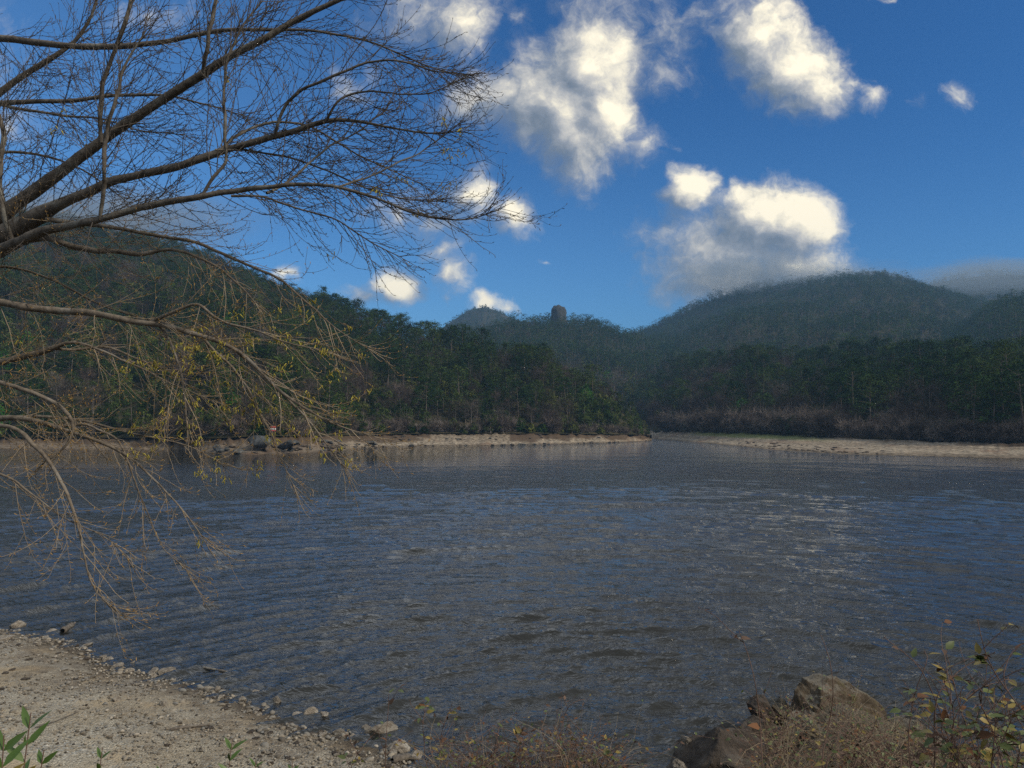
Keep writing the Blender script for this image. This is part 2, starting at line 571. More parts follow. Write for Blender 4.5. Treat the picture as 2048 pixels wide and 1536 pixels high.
M = {
    'gravel': mat('gravel_ground', m_gravel, 0.95, 0.15),
    'farsand': mat('shore_sand', m_farsand, 0.95, 0.1),
    'floor': mat('forest_floor', m_forest_floor, 1.0, 0.0),
    'rock': mat('pale_rock', m_rock((0.29, 0.25, 0.20), (0.11, 0.09, 0.07), (0.34, 0.31, 0.26)), 0.9, 0.2),
    'darkrock': mat('brown_rock', m_rock((0.095, 0.074, 0.056), (0.030, 0.023, 0.018), (0.13, 0.11, 0.09)), 0.85, 0.25),
    'crag': mat('grey_crag', m_rock((0.066, 0.068, 0.066), (0.022, 0.023, 0.023), (0.11, 0.11, 0.105)), 0.95, 0.1),
    'mossrock': mat('lichen_rock', m_rock((0.15, 0.125, 0.09), (0.030, 0.024, 0.017), (0.085, 0.078, 0.032)), 0.95, 0.1),
    'bark': mat('grey_bark', m_bark((0.045, 0.037, 0.030), (0.15, 0.13, 0.108), 12, (0.20, 0.195, 0.17)), 0.9, 0.2),
    'twig': mat('twig_bark', m_plain((0.17, 0.13, 0.09), (0.36, 0.29, 0.205)), 0.8, 0.25),
    'backlit_twig': mat('dark_twig_bark', m_plain((0.060, 0.050, 0.042), (0.15, 0.125, 0.10)), 0.8, 0.25),  # darker twig copy: silhouette against the bright sky put into the colour
    'bud': mat('orange_bud', m_plain((0.30, 0.17, 0.05), (0.44, 0.27, 0.07)), 0.7, 0.3),
    'catkin': mat('yellow_catkin', m_plain((0.25, 0.21, 0.035), (0.40, 0.34, 0.065)), 0.8, 0.2),
    'pinebark': mat('pine_bark', m_bark((0.060, 0.048, 0.038), (0.165, 0.135, 0.11), 1.5, (0.16, 0.145, 0.125)), 1.0, 0.05),
    'greybark': mat('pale_trunk_bark', m_bark((0.10, 0.085, 0.075), (0.25, 0.215, 0.19), 1.5), 1.0, 0.05),
    'pine': foliage_mat('pine_needles', [(0.0, (0.020, 0.042, 0.014)), (0.5, (0.036, 0.068, 0.020)), (1.0, (0.075, 0.105, 0.028))]),
    'oak': foliage_mat('holm_oak_leaves', [(0.0, (0.020, 0.038, 0.012)), (0.35, (0.042, 0.068, 0.018)), (0.7, (0.080, 0.105, 0.028)), (0.93, (0.120, 0.125, 0.036)), (1.0, (0.04, 0.13, 0.02))]),
    'barebranch': foliage_mat('bare_branches', [(0.0, (0.050, 0.040, 0.032)), (0.4, (0.085, 0.068, 0.055)), (0.75, (0.10, 0.074, 0.062)), (1.0, (0.15, 0.13, 0.11))], 0.0),
    'thicket': foliage_mat('thicket_branches', [(0.0, (0.11, 0.088, 0.072)), (0.5, (0.17, 0.135, 0.11)), (1.0, (0.24, 0.20, 0.17))], 0.0),
    'tanbark': mat('tan_bark', m_bark((0.065, 0.052, 0.038), (0.19, 0.155, 0.118), 12, (0.22, 0.20, 0.17)), 0.9, 0.2),
    'water': mat('lake_water', m_water, 0.05, 0.5),
}


# ------------------------------------------------------------------ ground sheet and lake
def grid_mesh(mb, X, Y, Z, mat=0, flip=False):
    a, b = X.shape
    V = np.stack([X, Y, Z], -1).reshape(-1, 3)
    i, j = np.meshgrid(np.arange(a - 1), np.arange(b - 1), indexing='ij')
    q = np.stack([i * b + j, (i + 1) * b + j, (i + 1) * b + j + 1, i * b + j + 1], -1).reshape(-1, 4)
    if flip:
        q = q[:, ::-1]
    mb.add(V, q, mat)


mb = MB()
gx, gy = np.meshgrid(np.linspace(-6000, 6000, 61), np.linspace(-3000, 9000, 61), indexing='ij')
grid_mesh(mb, gx, gy, np.full_like(gx, -4.0))
tag(mb.build('ground', M['floor']), kind='structure')


def build_lake():
    NR, NA = 1150, 700
    r = 9.0 * (620 / 9.0) ** np.linspace(0, 1, NR)
    a = np.radians(np.linspace(-58, 58, NA))
    rr, aa = np.meshgrid(r, a, indexing='ij')
    X, Y = rr * np.sin(aa), rr * np.cos(aa) - 2.0
    # wave trains run towards the near shore; crests bend round it
    x0, y0 = 2.5, -7.0
    rad = np.sqrt((X - x0) ** 2 + (Y + y0) ** 2) + 1.5 * fbm(X / 10, Y / 10, 5, 3) + 0.35 * fbm(X / 2.2, Y / 2.2, 8, 2)
    arc = 26.0 * np.arctan2(X - x0, Y + y0) + 1.5 * fbm(X / 9 + 40, Y / 9, 6, 3)
    dr = rr * math.log(620 / 9.0) / NR
    Z = np.zeros_like(X)
    w = np.random.default_rng(3)
    amp_mod = 0.95 + 0.7 * fbm(X / 9 + 7, Y / 5, 12, 3)
    for k in range(60):
        if k < 24:
            lam, th, slope = w.uniform(0.75, 1.7), w.normal(0, 0.10), 0.010
        elif k < 52:
            lam, th, slope = w.uniform(0.26, 0.7), w.normal(0, 0.40), 0.026
        else:
            lam, th, slope = w.uniform(2.2, 5.0), w.normal(0, 0.2), 0.005
        slope *= 0.7 + 0.6 * w.random()
        kk = 2 * math.pi / lam
        arg = kk * (rad * math.cos(th) + arc * math.sin(th)) + w.random() * 6.28
        fade = np.clip((lam / dr - 3.0) / 3.0, 0, 1)
        Z += fade * (slope / kk) * (np.sin(arg) - 0.28 * np.cos(2 * arg))
    # steep little wave fronts, broken along their length
    for k, (lam, th, sl) in enumerate(((0.85, 0.05, 0.34), (1.15, -0.07, 0.38), (0.6, 0.16, 0.27), (0.45, -0.25, 0.2), (2.1, 0.06, 0.25), (1.5, -0.10, 0.32), (1.8, 0.12, 0.25))):
        kk = 2 * math.pi / lam
        ph = kk * (rad * math.cos(th) + arc * math.sin(th)) + 3.6 * fbm(arc / 3.6 + 9 * k, rad / 1.9, 300 + k, 3)
        A = np.clip(1.15 + 2.0 * fbm(arc / 3.6 + 31 * k, rad / 1.3, 320 + k, 3), 0.15, 2.0)
        fade = np.clip((lam / dr - 4.0) / 4.0, 0, 1)
        if lam > 2:
            A = A * np.clip((Y - 19) / 20, 0, 1)
        Z += fade * A * (sl * lam / 9.4) * np.exp(6.0 * (np.cos(ph) - 1))
    Z *= np.clip(amp_mod, 0.35, 1.5) * (1 - 0.75 * np.clip((Y - 120) / 90, 0, 1)) * (1 - 0.9 * np.clip((Y - 62) / 60, 0, 1) * np.clip((22 - X) / 44, 0, 1)) 
    mb = MB()
    grid_mesh(mb, X, Y, Z, flip=True)
    return tag(mb.build('lake', M['water'], smooth=True), kind='structure')


build_lake()

# ------------------------------------------------------------------ near bank (terrain)
SHORE = np.array([(-60, 42), (-34, 30), (-22, 25.0), (-15.6, 22.7), (-12.6, 21.6), (-11.0, 20.2), (-9.5, 18.9), (-7.4, 17.9), (-6.3, 17.3), (-5.0, 16.2), (-3.8, 15.2),
                  (-2.9, 14.9), (-2.2, 14.2), (-1.5, 13.4), (-0.7, 12.7), (0.4, 11.9), (1.6, 11.2), (2.8, 10.9), (3.6, 11.6), (4.1, 12.6), (4.55, 13.9), (5.1, 14.8), (5.9, 15.1),
                  (6.7, 14.3), (7.3, 13.0), (7.8, 11.7), (8.3, 10.4), (9.2, 9.0), (12, 7.6), (20, 6), (60, 2)], float)


def shore_dist(x, y):
    """signed distance to the near shoreline, positive on land"""
    x, y = np.asarray(x, float), np.asarray(y, float)
    best = np.full(x.shape, 1e9)
    for (ax, ay), (bx, by) in zip(SHORE[:-1], SHORE[1:]):
        dx, dy = bx - ax, by - ay
        t = np.clip(((x - ax) * dx + (y - ay) * dy) / (dx * dx + dy * dy), 0, 1)
        best = np.minimum(best, np.hypot(x - ax - t * dx, y - ay - t * dy))
    inside = np.zeros(x.shape, bool)
    poly = np.vstack([SHORE, [(60, -60), (-60, -60)]])
    for (ax, ay), (bx, by) in zip(poly, np.roll(poly, -1, axis=0)):
        cond = (ay > y) != (by > y)
        with np.errstate(divide='ignore', invalid='ignore'):
            xi = (bx - ax) * (y - ay) / (by - ay) + ax
        inside ^= cond & (x < xi)
    return np.where(inside, best, -best)


def smin(a, b, k):
    h = np.clip(0.5 + 0.5 * (b - a) / k, 0, 1)
    return b * (1 - h) + a * h - k * h * (1 - h)


def smax(a, b, k):
    return -smin(-a, -b, k)


def ground_z(x, y):
    x, y = np.asarray(x, float), np.asarray(y, float)
    d = shore_dist(x, y) + 0.35 * fbm(x / 1.3, y / 1.3, 21, 3)
    dl = np.maximum(d, 0)
    beach = 0.135 * dl + 0.06 * fbm(x / 1.1, y / 1.1, 22, 4)
    yy = y + 0.28 * np.minimum(x, 0) * 0.25
    bank = 4.4 - 3.3 * np.clip((yy - 1.0) / 8.0, 0, 1) ** 0.85 - 0.5 * np.maximum(yy - 9.0, 0) + 0.12 * fbm(x / 0.9, y / 0.9, 23, 3)
    # rocky promontory on the right
    pr = 0.80 * np.exp(-(((x - 5.9) / 1.5) ** 2 + ((y - 13.6) / 1.6) ** 2)) + 0.70 * np.exp(-(((x - 6.3) / 1.4) ** 2 + ((y - 11.3) / 1.9) ** 2))
    z = smax(beach + pr, bank, 0.5)
    z = np.where(d > 0, smin(z, 1.1 * dl + 0.02, 0.25), np.maximum(0.45 * d, -3.0))
    return z


def build_bank():
    xs = np.concatenate([np.linspace(-58, -20, 60), np.arange(-19.9, 10, 0.105), np.linspace(10.2, 55, 60)])
    ys = np.concatenate([np.linspace(-40, 0.4, 40), np.arange(0.5, 26, 0.105), np.linspace(26.2, 40, 30)])
    X, Y = np.meshgrid(xs, ys, indexing='ij')
    Z = ground_z(X, Y)
    Z = Z + 0.025 * fbm(X / 0.22, Y / 0.22, 31, 3) * (shore_dist(X, Y) > -0.5)
    mb = MB()
    grid_mesh(mb, X, Y, Z)
    o = mb.build('gravel_bank', M['gravel'], smooth=True)
    att = o.data.attributes.new('bankness', 'FLOAT', 'POINT')
    d = shore_dist(X, Y)
    yy = Y + 0.07 * np.minimum(X, 0)
    b = np.clip((10.3 - yy) / 1.2 + 0.9 * fbm(X / 0.7, Y / 0.7, 41, 3), 0, 1)
    b = np.maximum(b, np.clip((X - 2.0) / 1.0, 0, 1) * 0.9)
    att.data.foreach_set('value', b.ravel().astype(np.float32))
    rb = np.clip(1.45 - d / 2.2 + 1.4 * fbm(X / 1.6, Y / 1.6, 45, 3), 0, 1)
    o.data.attributes.new('rubble', 'FLOAT', 'POINT').data.foreach_set('value', rb.ravel().astype(np.float32))
    return tag(o, kind='structure')


build_bank()


# ------------------------------------------------------------------ hills
def interp_cols(cols, n, sm):
    cols = np.array(cols, float)
    px = np.linspace(cols[0, 0], cols[-1, 0], n)
    out = [px]
    k = max(1, int(sm / (px[1] - px[0])))
    ker = np.hanning(2 * k + 3)[1:-1]
    ker /= ker.sum()
    for c in range(1, cols.shape[1]):
        v = np.interp(px, cols[:, 0], cols[:, c])
        v = np.convolve(np.pad(v, k, mode='edge'), ker, mode='valid')
        out.append(v)
    return out


def hill(name, cols, nu=220, nv=46, amp=4.0, nscale=45.0, shape=1.0, seed=0, sm=18, mats='floor', drop=0.5):
    """cols: px, depth of foot, height of foot, depth of ridge, pixel row of the tree tops on the ridge, tree height there"""
    px, yb, zb, yr, py, th = interp_cols(cols, nu, sm)
    v = np.concatenate([np.linspace(0, 1, nv), 1 + np.linspace(0.05, 0.5, 8)])
    Rz = np.array([at(a, b, c)[2] for a, b, c in zip(px, py, yr)]) - th
    VV = v[None, :]
    Y = yb[:, None] + (yr - yb)[:, None] * VV
    X = (px[:, None] - CX) / F * Y
    vc = np.clip(VV, 0, 1)
    Z = zb[:, None] + (Rz - zb)[:, None] * vc ** shape
    over = np.maximum(VV - 1, 0)
    Z = Z - over * drop * np.abs(yr - yb)[:, None]
    env = np.sin(np.pi * np.clip(VV, 0, 1)) ** 0.7 + 0.25 * vc
    Z = Z + amp * 2 * fbm(X / nscale, Y / nscale, seed, 4) * env
    mb = MB()
    grid_mesh(mb, X, Y, Z, flip=False)
    o = tag(mb.build(name, M[mats], smooth=True), kind='structure')
    return dict(X=X[:, :nv + 2], Y=Y[:, :nv + 2], Z=Z[:, :nv + 2], v=v[:nv + 2], px=px, obj=o)


HEAD = [(-700, 215, 2.4, 700, 350, 12), (-300, 205, 2.6, 650, 372, 12), (0, 197, 2.8, 610, 405, 12), (100, 193, 2.8, 600, 424, 12), (250, 188, 2.8, 575, 455, 12),
        (430, 168, 3.0, 520, 508, 12), (520, 166, 3.6, 490, 540, 13), (600, 174, 3.4, 455, 568, 14), (700, 206, 3.2, 410, 598, 16), (760, 222, 3.2, 390, 606, 17),
        (850, 232, 3.4, 370, 628, 17), (930, 236, 3.4, 350, 645, 17), (1000, 240, 3.3, 335, 668, 17), (1080, 246, 3.2, 322, 676, 16), (1150, 254, 3.0, 312, 708, 13),
        (1200, 262, 2.8, 306, 742, 11), (1242, 272, 2.6, 304, 768, 10), (1280, 282, 2.4, 302, 812, 8), (1300, 289, 1.9, 300, 850, 3)]
RIGHT = [(1100, 480, 3.0, 700, 772, 11), (1200, 470, 3.0, 680, 762, 11), (1270, 430, 3.0, 660, 748, 11), (1290, 350, 3.0, 640, 740, 11), (1350, 322, 3.1, 560, 716, 12), (1400, 285, 3.2, 500, 700, 13), (1500, 250, 3.0, 430, 690, 13),
         (1600, 225, 2.7, 410, 694, 14), (1700, 202, 2.4, 390, 690, 15), (1800, 186, 2.2, 350, 684, 16), (1900, 176, 2.0, 300, 680, 17), (1970, 170, 1.9, 275, 675, 17), (2048, 165, 1.9, 260, 668, 17),
         (2300, 150, 1.9, 240, 640, 17), (2700, 140, 1.9, 240, 620, 17)]
VALLEY = [(860, 480, 14, 900, 700, 10), (920, 480, 14, 900, 662, 10), (1000, 480, 14, 900, 640, 10), (1060, 470, 14, 900, 636, 10), (1110, 460, 14, 900, 636, 9), (1180, 450, 12, 900, 636, 9),
          (1240, 440, 12, 920, 652, 10), (1290, 440, 12, 950, 664, 10), (1400, 430, 14, 950, 690, 10), (1500, 420, 16, 950, 710, 10)]
RMOUNT = [(1180, 540, 14, 1500, 700, 10), (1290, 540, 14, 1450, 652, 10), (1340, 520, 16, 1400, 630, 10), (1400, 500, 18, 1350, 602, 10), (1480, 480, 20, 1300, 574, 10), (1560, 470, 22, 1280, 561, 10),
          (1700, 450, 24, 1250, 547, 10), (1765, 440, 24, 1250, 543, 10), (1830, 430, 24, 1250, 553, 11), (1900, 420, 24, 1250, 572, 11), (1970, 400, 24, 1200, 598, 11), (2050, 380, 24, 1200, 620, 11), (2500, 350, 24, 1200, 690, 10)]
SHOULDER = [(1830, 430, 20, 820, 690, 11), (1890, 420, 22, 800, 662, 11), (1940, 410, 24, 780, 640, 12), (1985, 400, 24, 760, 606, 12), (2048, 390, 26, 740, 588, 12), (2250, 360, 30, 700, 530, 12), (2700, 340, 40, 700, 520, 12)]
FARRIGHT = [(1700, 1250, 60, 1560, 640, 10), (1800, 1250, 60, 1560, 592, 10), (1880, 1250, 60, 1550, 558, 10), (1960, 1250, 70, 1540, 545, 10), (2048, 1250, 70, 1530, 541, 10), (2300, 1250, 70, 1500, 530, 10), (2800, 1250, 70, 1500, 560, 10)]
FARMID = [(820, 1000, 30, 1750, 690, 8), (880, 1000, 40, 1750, 652, 8), (915, 1000, 40, 1750, 628, 8), (940, 1000, 45, 1750, 613, 8), (965, 1000, 45, 1750, 607, 8), (990, 1000, 45, 1750, 613, 8), (1030, 1000, 40, 1750, 632, 8),
          (1080, 1000, 40, 1750, 646, 8), (1160, 1000, 30, 1750, 655, 8)]
headland = hill('headland', HEAD, 300, 50, 4.0, 38, 0.96, 51, 14)
right_slope = hill('wooded_slope', RIGHT, 240, 40, 2.5, 40, 1.15, 61, 14)
valley = hill('valley_hill', VALLEY, 160, 40, 13.0, 80, 1.1, 71, 10)
rmount = hill('mountain', RMOUNT, 220, 50, 22.0, 120, 1.0, 81, 10)
shoulder = hill('hill_shoulder', SHOULDER, 120, 30, 6.0, 80, 1.0, 91, 14)
farright = hill('far_mountain', FARRIGHT, 120, 24, 14, 200, 1.0, 95, 16)
farmid = hill('far_peak', FARMID, 120, 24, 6, 120, 1.0, 97, 6)

# ------------------------------------------------------------------ far shores
WL_HEAD = [(-700, 203), (-300, 195), (0, 186), (120, 183), (250, 179), (380, 174), (440, 160), (500, 153), (560, 152), (620, 158), (680, 176), (740, 203), (820, 214), (900, 219), (1000, 226), (1100, 236), (1200, 252),
           (1270, 276), (1296, 288), (1303, 292)]
WL_RIGHT = [(1280, 336), (1312, 322), (1330, 306), (1360, 282), (1400, 258), (1440, 232), (1480, 212), (1540, 182), (1600, 170), (1700, 153), (1800, 148), (1900, 142), (2048, 136), (2300, 128), (2700, 118)]


def shore_strip(name, wl, cols, seed, jag):
    wl = np.array(wl, float)
    cols = np.array(cols, float)
    px = np.linspace(wl[0, 0], wl[-1, 0], 520)
    y0 = np.interp(px, wl[:, 0], wl[:, 1]) + jag * fbm(px / 14, px * 0, seed, 4)
    yt = np.interp(px, cols[:, 0], cols[:, 1]) + 2.5 + 7.0 * fbm(px / 9, px * 0 + 3.3, seed + 21, 4)
    zt = np.interp(px, cols[:, 0], cols[:, 2]) + 0.25
    s = np.concatenate([[-0.6, -0.15], np.linspace(0, 1, 14), [1.25]])
    Y = y0[:, None] + (yt - y0)[:, None] * s[None, :]
    X = (px[:, None] - CX) / F * Y
    sc = np.clip(s, 0, 1)[None, :]
    Z = zt[:, None] * (0.35 * sc + 0.65 * sc ** 1.7) + np.where(s < 0, 4.0 * s, 0)[None, :] + 0.35 * fbm(X / 3, Y / 3, seed + 3, 4) * np.where(s > 0.02, 1, 0)[None, :] * np.minimum(1, zt[:, None] / 2)
    Z = Z + 0.02 + 0.8 * fbm(X / 5 + 30, Y / 5, seed + 13, 3) * np.clip((sc - 0.5) * 2, 0, 1) - np.where(s > 1.1, 1.2, 0)[None, :]
    mb = MB()
    grid_mesh(mb, X, Y, Z)
    o = tag(mb.build(name, M['farsand'], smooth=True), kind='structure')
    PX = px[:, None] + 0 * Y
    lo = 0.42 if name == 'left_shore' else 0.80
    top = np.clip((sc - lo + 0.9 * fbm(X / 6, Y / 6, seed + 9, 4)) / 0.18, 0, 1) * (1 if name == 'left_shore' else np.clip((PX - 1640) / 80, 0, 1))
    if name == 'left_shore':
        top = np.maximum(top * np.where((PX > 860) & (PX < 1020), 0.25, 1.0), np.clip((700 - PX) / 60, 0, 1) * 0.55)
    green = np.clip((sc - 0.62) / 0.15, 0, 1) * np.clip((1680 - PX) / 90, 0, 1) * np.clip((PX - 1370) / 40, 0, 1) if name == 'beach' else 0 * Y
    for an, arr in (('top', top), ('green', green)):
        at_ = o.data.attributes.new(an, 'FLOAT', 'POINT')
        at_.data.foreach_set('value', np.ascontiguousarray(arr, dtype=np.float32).ravel())

    def pos(p, f):
        y = np.interp(p, px, y0) * (1 - f) + np.interp(p, px, yt) * f
        z = np.interp(p, px, zt) * (0.35 * f + 0.65 * f ** 1.7)
        return np.array(((p - CX) / F * y, y, z))
    return pos


head_shore = shore_strip('left_shore', WL_HEAD, HEAD, 101, 7.0)
right_shore = shore_strip('beach', WL_RIGHT, RIGHT, 111, 4.0)


# ------------------------------------------------------------------ tree prototypes
def unit(v):
    return v / (np.linalg.norm(v) + 1e-9)


def pine_parts(seed, H=15.0, low=False, crown=1.0, bare=0.5):
    r = np.random.default_rng(seed)
    tk, cr = MB(), MB()
    lean = r.normal(0, 0.03, 2)
    z = np.linspace(0, H * 0.97, 7)
    bend = r.normal(0, 0.18, (7, 2)).cumsum(0) * 0.4
    P = np.stack([lean[0] * z + bend[:, 0], lean[1] * z + bend[:, 1], z - 0.6], 1)
    rad = np.interp(z / H, [0, 0.5, 1], [0.24, 0.16, 0.03])
    tubes(tk, P[None], rad[None], 4 if low else 6)
    nb = 9 if low else int(r.integers(20, 27))
    C, N, S, segs = [], [], [], []
    for i in range(nb):
        f = bare + (1 - bare) * ((i + r.random()) / nb) ** 0.85
        base = np.array([np.interp(f * H, z, P[:, 0]), np.interp(f * H, z, P[:, 1]), f * H - 0.6])
        g = (f - bare) / (1 - bare)
        L = crown * (1.25 + 2.6 * math.sin(math.pi * min(1, 0.28 + 0.72 * g)) ** 0.8) * (0.65 + 0.6 * r.random())
        if g > 0.92:
            L *= 0.6
        a = i * 2.4 + r.normal(0, 0.4)
        tip = base + np.array([math.cos(a) * L, math.sin(a) * L, L * (0.10 + 0.35 * g) + r.normal(0, 0.2)])
        segs.append((base, tip))
        for q in ((1.0,) if low else (0.62, 0.98)):
            c = base + (tip - base) * q + r.normal(0, 0.18, 3)
            k = 13 if low else 26
            off = r.normal(0, 1, (k, 3)) * np.array([0.66, 0.66, 0.38]) * (1.35 if low else 1.0)
            C.append(c + off)
            N.append(off * np.array([0.5, 0.5, 0.6]) + np.array([0, 0, 0.8]) + r.normal(0, 0.45, (k, 3)))
            S.append(r.uniform(0.36, 0.70, k) * (1.7 if low else 1.0))
    # dead snags on the bare bole
    if not low:
        for i in range(7):
            f = r.uniform(0.2, bare)
            base = np.array([np.interp(f * H, z, P[:, 0]), np.interp(f * H, z, P[:, 1]), f * H - 0.6])
            a = r.uniform(0, 6.28)
            segs.append((base, base + np.array([math.cos(a), math.sin(a), r.uniform(-0.1, 0.3)]) * r.uniform(0.7, 1.8)))
        Pb = np.array([[s, (s + e) / 2 + np.array([0, 0, 0.06]), e] for s, e in segs])
        tubes(tk, Pb, np.tile([0.055, 0.04, 0.015], (len(segs), 1)), 3)
    leaf_quads(cr, np.concatenate(C), np.concatenate(N), np.concatenate(S), 0.5, 0, r)
    return tk, cr


def oak_parts(seed, H=9.0, low=False, squat=1.0):
    r = np.random.default_rng(seed)
    tk, cr = MB(), MB()
    P = np.stack([np.linspace(0, r.normal(0, .3), 5), np.linspace(0, r.normal(0, .3), 5), np.linspace(-0.6, H * 0.6, 5)], 1)
    tubes(tk, P[None], np.array([[0.24, 0.2, 0.16, 0.11, 0.06]]), 5)
    nc = 11 if low else 46
    C, N, S, segs = [], [], [], []
    W = H * 0.36 * squat
    for i in range(nc):
        u = r.random()
        zz = 0.14 + 0.86 * u
        prof = math.sin(math.pi * min(1, 0.20 + 0.80 * zz) ** 1.05) ** 0.6 if zz < 0.995 else 0.1
        rad = W * prof * math.sqrt(r.uniform(0.35, 1.0)) * (1.15 if r.random() < 0.12 else 1)
        a = i * 2.39996 + r.normal(0, .3)
        c = np.array([math.cos(a) * rad, math.sin(a) * rad, zz * H * 0.92])
        segs.append((P[min(4, 1 + int(zz * 4))], c))
        k = 16 if low else 24
        sg = (0.75 if low else 0.48) * H / 9
        off = r.normal(0, 1, (k, 3)) * np.array([sg, sg, sg * 0.75])
        C.append(c + off)
        N.append(unit(c - np.array([0, 0, H * 0.4])) * 0.6 + off / sg * 0.45 + np.array([0, 0, 0.35]) + r.normal(0, 0.4, (k, 3)))
        S.append(r.uniform(0.36, 0.72, k) * (1.6 if low else 1.0))
    if not low:
        Pb = np.array([[s, (s + e) / 2, e] for s, e in segs[:24]])
        tubes(tk, Pb, np.tile([0.07, 0.05, 0.02], (len(Pb), 1)), 3)
    leaf_quads(cr, np.concatenate(C), np.concatenate(N), np.concatenate(S), 0.62, 0, r)
    return tk, cr


def ribbons(mb, A, B, w, r):
    """thin branchlets as flat slivers A->B"""
    d = B - A
    s = np.cross(d, r.normal(size=d.shape))
    s /= np.linalg.norm(s, axis=1, keepdims=True) + 1e-9
    w = np.asarray(w).reshape(-1, 1)
    V = np.stack([A - s * w, A + s * w, B + s * w * 0.35, B - s * w * 0.35], 1).reshape(-1, 3)
    mb.add(V, np.arange(len(A) * 4).reshape(-1, 4))


def bare_parts(seed, H=10.0, low=False, shrub=False):
    r = np.random.default_rng(seed)
    tk, cr = MB(), MB()
    if shrub:
        n = 7
        for i in range(n):
            a = r.uniform(0, 6.28)
            e = np.array([math.cos(a) * H * .35, math.sin(a) * H * .35, H * r.uniform(.6, .9)])
            tubes(tk, np.array([[[0, 0, -0.3], e * .5 + (0, 0, .1 * H), e]]), np.array([[0.05, 0.035, 0.015]]), 3)
        m1 = 60
        a = r.uniform(0, 6.28, m1)
        ff = r.uniform(0.1, 0.75, m1)
        A = np.stack([np.cos(a) * H * .3 * ff, np.sin(a) * H * .3 * ff, H * ff], 1)
        D = np.stack([np.cos(a), np.sin(a), r.uniform(0.2, 1.2, m1)], 1) * r.uniform(0.2, 0.45, (m1, 1)) * H
    else:
        z = np.linspace(-0.6, H * 0.9, 6)
        P = np.stack([r.normal(0, 0.14, 6).cumsum(), r.normal(0, 0.14, 6).cumsum(), z], 1)
        tubes(tk, P[None], np.array([[0.19, 0.16, 0.13, 0.09, 0.06, 0.02]]) * H / 10, 5)
        m1 = 16 if low else 34
        f = 0.22 + 0.75 * (np.arange(m1) + r.random(m1)) / m1
        a = np.arange(m1) * 2.4 + r.normal(0, .4, m1)
        A = np.stack([np.interp(f * H * .9, z, P[:, 0]), np.interp(f * H * .9, z, P[:, 1]), f * H * .9], 1)
        L = H * 0.34 * np.sin(math.pi * np.clip(0.25 + 0.7 * f, 0, 1)) ** 0.7 * r.uniform(0.6, 1.1, m1)
        D = np.stack([np.cos(a) * L, np.sin(a) * L, L * r.uniform(0.35, 1.1, m1)], 1)
    ribbons(cr, A, A + D, np.full(m1, 0.045 * (1.4 if low else 1)), r)
    k2 = 4 if low else 9
    t2 = r.uniform(0.2, 1.0, (m1, k2))
    A2 = (A[:, None] + D[:, None] * t2[..., None]).reshape(-1, 3)
    D2 = np.repeat(D, k2, 0) * 0.42 + r.normal(0, 1, (m1 * k2, 3)) * np.linalg.norm(np.repeat(D, k2, 0), axis=1, keepdims=True) * 0.26
    ribbons(cr, A2, A2 + D2, np.full(len(A2), 0.026 * (2.0 if low else 1)), r)
    if True:
        k3 = 2 if low else 5
        t3 = r.uniform(0.2, 1.0, (len(A2), k3))
        A3 = (A2[:, None] + D2[:, None] * t3[..., None]).reshape(-1, 3)
        D3 = np.repeat(D2, k3, 0) * 0.45 + r.normal(0, 1, (len(A3), 3)) * np.linalg.norm(np.repeat(D2, k3, 0), axis=1, keepdims=True) * 0.35
        ribbons(cr, A3, A3 + D3, np.full(len(A3), 0.016 * (2.6 if low else 1)), r)
    return tk, cr


def bush_parts(seed, H=2.6):
    tk, cr = oak_parts(seed, H, False, 1.5)
    return tk, cr


KINDS = {'pine': [], 'oak': [], 'bare': [], 'shrub': []}
NEARP = {}


def proto(kind, i, parts, tmat, cmat, hgt):
    tk, cr = parts
    tm, cm = tk.mesh(kind + '_trunk', tmat, True), cr.mesh(kind + '_crown', cmat)
    KINDS[kind].append((tm, cm, hgt))


for i in range(5):
    H = [15.5, 14, 16.5, 13, 15][i]
    proto('pine', i, pine_parts(200 + i, H, False, [1.0, 1.1, 0.9, 1.2, 1.25][i], [0.40, 0.32, 0.48, 0.28, 0.5][i]), M['pinebark'], M['pine'], H)
for i in range(4):
    H = [9.5, 8, 10.5, 8.5][i]
    proto('oak', i, oak_parts(230 + i, H, False, [1.0, 1.15, 0.85, 1.05][i]), M['greybark'], M['oak'], H)
for i in range(4):
    H = [10.5, 9, 12, 8.5][i]
    proto('bare', i, bare_parts(260 + i, H), M['greybark'], M['barebranch'], H)
for i in range(2):
    proto('shrub', i, bare_parts(280 + i, 3.2, False, True), M['greybark'], M['thicket'], 3.2)
for i in range(2):
    proto('shrub', 2 + i, bush_parts(290 + i, 2.6), M['greybark'], M['oak'], 2.6)


def joined(name, parts, mats):
    tk, cr = parts
    mb = MB()
    mb.v = tk.v + cr.v
    mb.f = tk.f + [f + tk.n for f in cr.f]
    mb.mi = tk.mi + [m + 1 for m in cr.mi]
    o = bpy.data.objects.new(name, mb.mesh(name, mats))
    return o


# collection of whole trees used by the "stuff" woods, not linked to the scene itself
def make_collection(cname, items):
    c = bpy.data.collections.new(cname)
    for i, o in enumerate(items):
        o.name = '%s_%02d' % (cname, i)
        c.objects.link(o)
    return c


